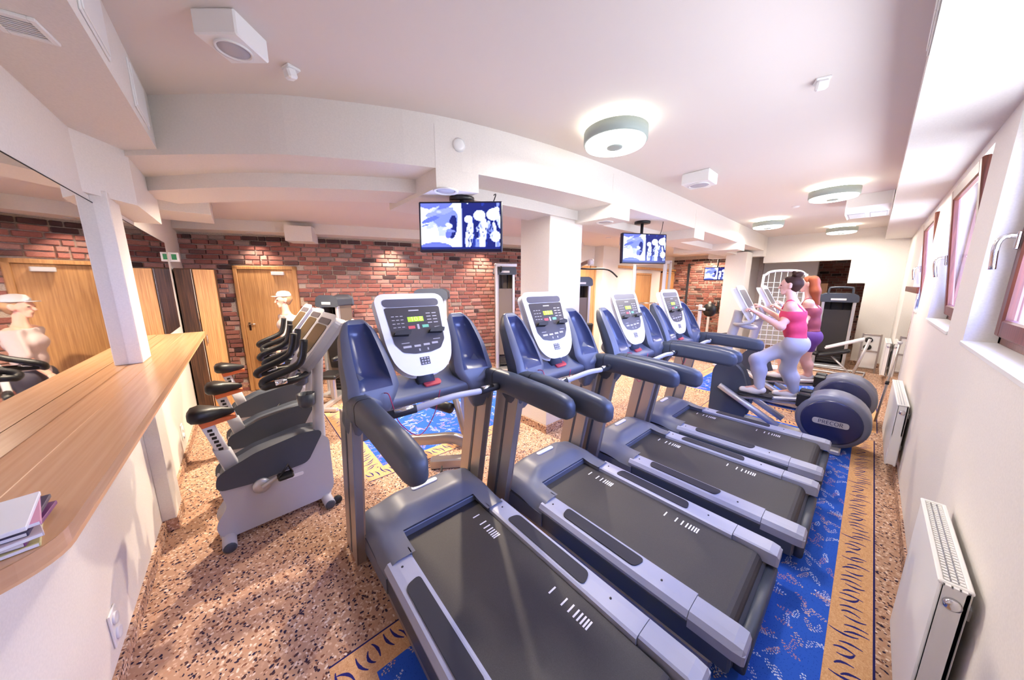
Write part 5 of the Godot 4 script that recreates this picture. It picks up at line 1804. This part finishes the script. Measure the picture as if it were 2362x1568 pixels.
func hand(mb: MB, w: Vector3, fwd: Vector3, side: Vector3, s: float):
	# palm from the wrist, four bent fingers of different length closed round a bar, thumb off the side
	var f := Field.new()
	f.k = 0.008
	var dn = fwd.cross(side).normalized()
	if dn.y > 0: dn = -dn
	f.add(w - fwd * 0.01, w + fwd * 0.02, 0.019, 0.021)
	for i in 4:
		var o = side * (i - 1.5) * 0.0145
		var l = [0.85, 1.0, 0.95, 0.78][i]
		var a = w + fwd * 0.05 + o
		var b = a + (fwd * 0.8 + dn * 0.35).normalized() * 0.028 * l
		var c = b + (fwd * 0.1 + dn).normalized() * 0.022 * l
		var d = c + (-fwd * 0.8 + dn * 0.4).normalized() * 0.016 * l
		f.add(w + o * 0.7, a, 0.014, 0.0105)
		f.add(a, b, 0.009, 0.0082)
		f.add(b, c, 0.0082, 0.0076)
		f.add(c, d, 0.0076, 0.0068)
	var t0 = w + fwd * 0.012 - side * s * 0.018
	var t1 = t0 + (fwd * 0.6 - side * s * 0.6 + dn * 0.4).normalized() * 0.028
	f.add(t0, t1, 0.012, 0.0095)
	f.add(t1, t1 + (fwd * 0.7 + dn * 0.7).normalized() * 0.024, 0.0095, 0.0075)
	net(mb, f, 0.0045)

func head_field(c: Vector3, fwd: Vector3, s: float) -> Field:
	# c is the middle of the skull; s about half the head's height
	var f := Field.new()
	f.k = s * 0.22
	var up = Vector3.UP
	var side = up.cross(fwd).normalized()
	f.add(c - fwd * s * 0.18 + up * s * 0.22, c + fwd * s * 0.12 + up * s * 0.25, s * 0.72, s * 0.66)
	f.add(c + fwd * s * 0.22 - up * s * 0.1, c + fwd * s * 0.34 - up * s * 0.62, s * 0.52, s * 0.3)
	f.add(c + fwd * s * 0.5 - up * s * 0.84, c + fwd * s * 0.5 - up * s * 0.8, s * 0.17, s * 0.17)
	f.add(c + fwd * s * 0.76 + up * s * 0.06, c + fwd * s * 0.93 - up * s * 0.26, s * 0.07, s * 0.11)
	f.add(c + fwd * s * 0.7 + up * s * 0.16 - side * s * 0.2, c + fwd * s * 0.7 + up * s * 0.16 + side * s * 0.2, s * 0.1, s * 0.1)
	f.add(c + fwd * s * 0.66 - up * s * 0.5 - side * s * 0.12, c + fwd * s * 0.66 - up * s * 0.5 + side * s * 0.12, s * 0.09, s * 0.09)
	for k in [-1, 1]:
		f.add(c - fwd * s * 0.1 + side * k * s * 0.68 + up * s * 0.12, c - fwd * s * 0.04 + side * k * s * 0.66 - up * s * 0.18, s * 0.13, s * 0.09)
	return f

func person(called: String, label: String, j: Dictionary, looks: Dictionary):
	# j: joints, all in plan coordinates; forward is j.fwd
	var o: Vector3 = j.pelvis * Vector3(1, 0, 1)
	var t = thing(called, label, "person", o)
	for key in j:
		if key != "fwd": j[key] = j[key] - o
	var fwd: Vector3 = j.fwd
	var side = Vector3.UP.cross(fwd).normalized()
	var body := Field.new()
	body.k = 0.035
	var chest = j.pelvis.lerp(j.neck, 0.68)
	var waist = j.pelvis.lerp(j.neck, 0.34)
	var torso := func(f: Field):
		f.add(j.pelvis - side * 0.055, j.pelvis + side * 0.055, 0.076, 0.076)
		f.add(j.pelvis - fwd * 0.025 - side * 0.045 - Vector3(0, 0.03, 0), j.pelvis - fwd * 0.025 + side * 0.045 - Vector3(0, 0.03, 0), 0.072, 0.072)
		f.add(waist - side * 0.03, waist + side * 0.03, 0.075, 0.075)
		f.add(chest - side * 0.055, chest + side * 0.055, 0.082, 0.082)
		f.add(chest + fwd * 0.045 - side * 0.045 - Vector3(0, 0.01, 0), chest + fwd * 0.045 + side * 0.045 - Vector3(0, 0.01, 0), 0.055, 0.055)
		f.add(j.pelvis, waist, 0.085, 0.075)
		f.add(waist, chest, 0.075, 0.082)
		f.add(chest, j.neck - Vector3(0, 0.03, 0), 0.08, 0.05)
		f.add(j.neck - side * 0.1 - Vector3(0, 0.045, 0), j.neck + side * 0.1 - Vector3(0, 0.045, 0), 0.045, 0.045)
	torso.call(body)
	body.add(j.neck - Vector3(0, 0.03, 0), j.head - Vector3(0, 0.03, 0), 0.044, 0.04)
	var legs := func(f: Field):
		for s in ["l", "r"]:
			var k = -1.0 if s == "l" else 1.0
			f.add(j.pelvis + side * k * 0.065 - Vector3(0, 0.02, 0), j["knee_" + s], 0.076, 0.052)
			f.add(j["knee_" + s], j["knee_" + s].lerp(j["ankle_" + s], 0.35) - fwd * 0.012, 0.054, 0.053)
			f.add(j["knee_" + s].lerp(j["ankle_" + s], 0.35) - fwd * 0.012, j["ankle_" + s], 0.053, 0.034)
	legs.call(body)
	for s in ["l", "r"]:
		var k = -1.0 if s == "l" else 1.0
		body.add(j.neck + side * k * 0.125 - Vector3(0, 0.05, 0), j["elbow_" + s], 0.043, 0.033)
		body.add(j["elbow_" + s], j["wrist_" + s], 0.034, 0.022)
		body.add(j["ankle_" + s], j["ankle_" + s] + fwd * 0.12 - Vector3(0, 0.04, 0), 0.035, 0.028)
	var mb := MB.new()
	net(mb, body, 0.013)
	var hs = 0.096
	net(mb, head_field(j.head, fwd, hs), 0.0075)
	for s in ["l", "r"]:
		var d = (j["wrist_" + s] - j["elbow_" + s]).normalized()
		var sd = (side - d * side.dot(d)).normalized()
		hand(mb, j["wrist_" + s] + d * 0.015, d, sd, 1.0 if s == "l" else -1.0)
	part("body", mb, M.skin, t)
	mb = MB.new()
	for k in [-1, 1]:
		mb.ball(j.head + fwd * hs * 0.7 + side * k * hs * 0.3 + Vector3(0, hs * 0.03, 0), Vector3(0.009, 0.006, 0.011), 10)
	part("eyes", mb, M.hair_dark, t)
	# clothes
	var top := Field.new()
	top.k = 0.035
	top.grow = 0.009
	torso.call(top)
	if looks.sleeves:
		for s in ["l", "r"]:
			var k = -1.0 if s == "l" else 1.0
			top.add(j.neck + side * k * 0.125 - Vector3(0, 0.05, 0), j["elbow_" + s], 0.05, 0.044)
	top.ylo = j.pelvis.y + looks.hem
	top.yhi = j.neck.y - looks.neckline
	mb = MB.new()
	net(mb, top, 0.013)
	if looks.straps:
		for k in [-1, 1]:
			mb.tube(sm([chest + side * k * 0.06 + fwd * 0.09 + Vector3(0, 0.05, 0), j.neck + side * k * 0.07 + fwd * 0.01 + Vector3(0, 0.006, 0), chest + side * k * 0.05 - fwd * 0.09 + Vector3(0, 0.02, 0)]), 0.011, 6)
	part("top", mb, looks.top, t)
	var tr := Field.new()
	tr.k = 0.05
	tr.grow = looks.loose
	legs.call(tr)
	tr.add(j.pelvis - side * 0.06, j.pelvis + side * 0.06, 0.078, 0.078)
	tr.add(j.pelvis - fwd * 0.025 - side * 0.05 - Vector3(0, 0.03, 0), j.pelvis - fwd * 0.025 + side * 0.05 - Vector3(0, 0.03, 0), 0.075, 0.075)
	tr.yhi = j.pelvis.y + 0.06
	if looks.shorts:
		tr.ylo = j.pelvis.y - 0.2
	mb = MB.new()
	net(mb, tr, 0.013)
	part("shorts" if looks.shorts else "trousers", mb, looks.legs, t)
	if looks.shorts:
		var st := Field.new()
		st.k = 0.05
		st.grow = looks.loose + 0.003
		legs.call(st)
		st.ylo = j.pelvis.y - 0.12
		st.yhi = j.pelvis.y - 0.09
		mb = MB.new()
		net(mb, st, 0.012)
		part("stripe", mb, M.yellow, t)
	for s in ["l", "r"]:
		var f := Field.new()
		f.k = 0.03
		var a = j["ankle_" + s]
		f.add(a + Vector3(0, -0.02, 0) - fwd * 0.02, a + fwd * 0.05 - Vector3(0, 0.04, 0), 0.042, 0.042)
		f.add(a + fwd * 0.04 - Vector3(0, 0.045, 0), a + fwd * 0.15 - Vector3(0, 0.052, 0), 0.042, 0.033)
		f.ylo = a.y - 0.08
		mb = MB.new()
		net(mb, f, 0.01)
		part("shoe", mb, M.shoe, t)
	# hair
	var hf := Field.new()
	hf.k = 0.03
	var c = j.head
	hf.add(c - fwd * hs * 0.24 + Vector3(0, hs * 0.28, 0), c + fwd * hs * 0.02 + Vector3(0, hs * 0.36, 0), hs * 0.78, hs * 0.7)
	hf.add(c - fwd * hs * 0.45 + Vector3(0, hs * 0.1, 0), c - fwd * hs * 0.42 - Vector3(0, hs * 0.3, 0), hs * 0.58, hs * 0.4)
	hf.cut = [[c + fwd * hs * 0.28 + Vector3(0, hs * 0.3, 0), (fwd * 0.9 - Vector3(0, 0.55, 0)).normalized()]]
	mb = MB.new()
	net(mb, hf, 0.008)
	if looks.hair_style == "bun":
		var bf := Field.new()
		bf.k = 0.02
		var b0 = c - fwd * hs * 0.45 + Vector3(0, hs * 1.12, 0)
		for i in 7:
			var a = TAU * i / 7.0
			bf.add(b0, b0 + Vector3(cos(a) * 0.03, 0.012 + 0.014 * sin(a * 3.0), sin(a) * 0.035), 0.022, 0.018)
		bf.add(c - fwd * hs * 0.4 + Vector3(0, hs * 0.8, 0), b0, 0.02, 0.024)
		net(mb, bf, 0.007)
	elif looks.hair_style == "long":
		var bf := Field.new()
		bf.k = 0.04
		for k in [-1, 0, 1]:
			bf.add(c - fwd * hs * 0.4 + side * k * hs * 0.45 + Vector3(0, hs * 0.5, 0), c - fwd * hs * 0.75 + side * k * hs * 0.6 - Vector3(0, hs * 0.9, 0), hs * 0.5, hs * 0.42)
			bf.add(c - fwd * hs * 0.75 + side * k * hs * 0.6 - Vector3(0, hs * 0.9, 0), c - fwd * hs * 1.1 + side * k * hs * 0.5 - Vector3(0, hs * 2.5, 0), hs * 0.42, hs * 0.2)
		net(mb, bf, 0.01)
	part("hair", mb, looks.hair, t)
	if looks.get("cap", false):
		mb = MB.new()
		mb.lathe([[hs * 0.86, 0.0], [hs * 0.84, hs * 0.3], [hs * 0.62, hs * 0.62], [hs * 0.2, hs * 0.72]], c + Vector3(0, hs * 0.5, 0) - fwd * hs * 0.12, Vector3.UP, 20)
		mb.prism(rpoly([Vector2(-0.06, 0.0), Vector2(0.06, 0.0), Vector2(0.045, 0.06), Vector2(-0.045, 0.06)], 0.03), c + fwd * hs * 0.62 + Vector3(0, hs * 0.52, 0), side, fwd, Vector3(0, 0.006, 0), 0.001)
		part("cap", mb, M.white, t)

func people():
	var ez = -4.33
	person("person", "person in pink tank top and grey sweatpants striding on the elliptical trainer", {
		"fwd": Vector3(-1, 0, 0), "pelvis": Vector3(-0.46, 1.0, ez), "neck": Vector3(-0.53, 1.43, ez), "head": Vector3(-0.57, 1.585, ez),
		"elbow_l": Vector3(-0.57, 1.17, ez + 0.19), "wrist_l": Vector3(-0.78, 1.3, ez + 0.19), "elbow_r": Vector3(-0.6, 1.2, ez - 0.19), "wrist_r": Vector3(-0.8, 1.33, ez - 0.19),
		"knee_l": Vector3(-0.74, 0.78, ez + 0.11), "ankle_l": Vector3(-0.68, 0.475, ez + 0.12), "knee_r": Vector3(-0.5, 0.68, ez - 0.1), "ankle_r": Vector3(-0.42, 0.44, ez - 0.12)},
		{"sleeves": false, "hem": 0.05, "neckline": 0.1, "straps": true, "top": M.pink, "legs": M.sweats, "loose": 0.01, "shorts": false, "hair": M.hair_dark, "hair_style": "bun"})
	ez = -5.3
	person("person", "red-haired person in a dark pink top and striped shorts on the rear trainer", {
		"fwd": Vector3(-1, 0, 0), "pelvis": Vector3(-0.44, 0.97, ez), "neck": Vector3(-0.49, 1.42, ez), "head": Vector3(-0.53, 1.6, ez),
		"elbow_l": Vector3(-0.5, 1.14, ez + 0.19), "wrist_l": Vector3(-0.74, 1.3, ez + 0.19), "elbow_r": Vector3(-0.56, 1.18, ez - 0.19), "wrist_r": Vector3(-0.76, 1.33, ez - 0.19),
		"knee_l": Vector3(-0.66, 0.74, ez + 0.11), "ankle_l": Vector3(-0.64, 0.475, ez + 0.12), "knee_r": Vector3(-0.46, 0.66, ez - 0.1), "ankle_r": Vector3(-0.4, 0.44, ez - 0.12)},
		{"sleeves": false, "hem": 0.06, "neckline": 0.1, "straps": true, "top": M.maroon, "legs": M.purple, "loose": 0.012, "shorts": true, "hair": M.hair_red, "hair_style": "long"})
	var p = Vector3(-4.95, 0, -0.43)
	person("person", "person in white cap and pale shirt walking past the wooden door", {
		"fwd": Vector3(0.2, 0, 0.98).normalized(), "pelvis": p + Vector3(0, 0.78, 0), "neck": p + Vector3(0, 1.23, 0), "head": p + Vector3(0.01, 1.4, 0.02),
		"elbow_l": p + Vector3(-0.17, 0.98, -0.08), "wrist_l": p + Vector3(-0.15, 0.78, 0.02), "elbow_r": p + Vector3(0.17, 0.98, 0.02), "wrist_r": p + Vector3(0.17, 0.8, 0.13),
		"knee_l": p + Vector3(-0.06, 0.42, 0.1), "ankle_l": p + Vector3(-0.06, 0.085, 0.1), "knee_r": p + Vector3(0.08, 0.42, 0.0), "ankle_r": p + Vector3(0.07, 0.085, -0.1)},
		{"sleeves": true, "hem": -0.04, "neckline": 0.02, "straps": false, "top": M.shirt, "legs": M.trousers, "loose": 0.012, "shorts": false, "hair": M.hair_fair, "hair_style": "short", "cap": true})
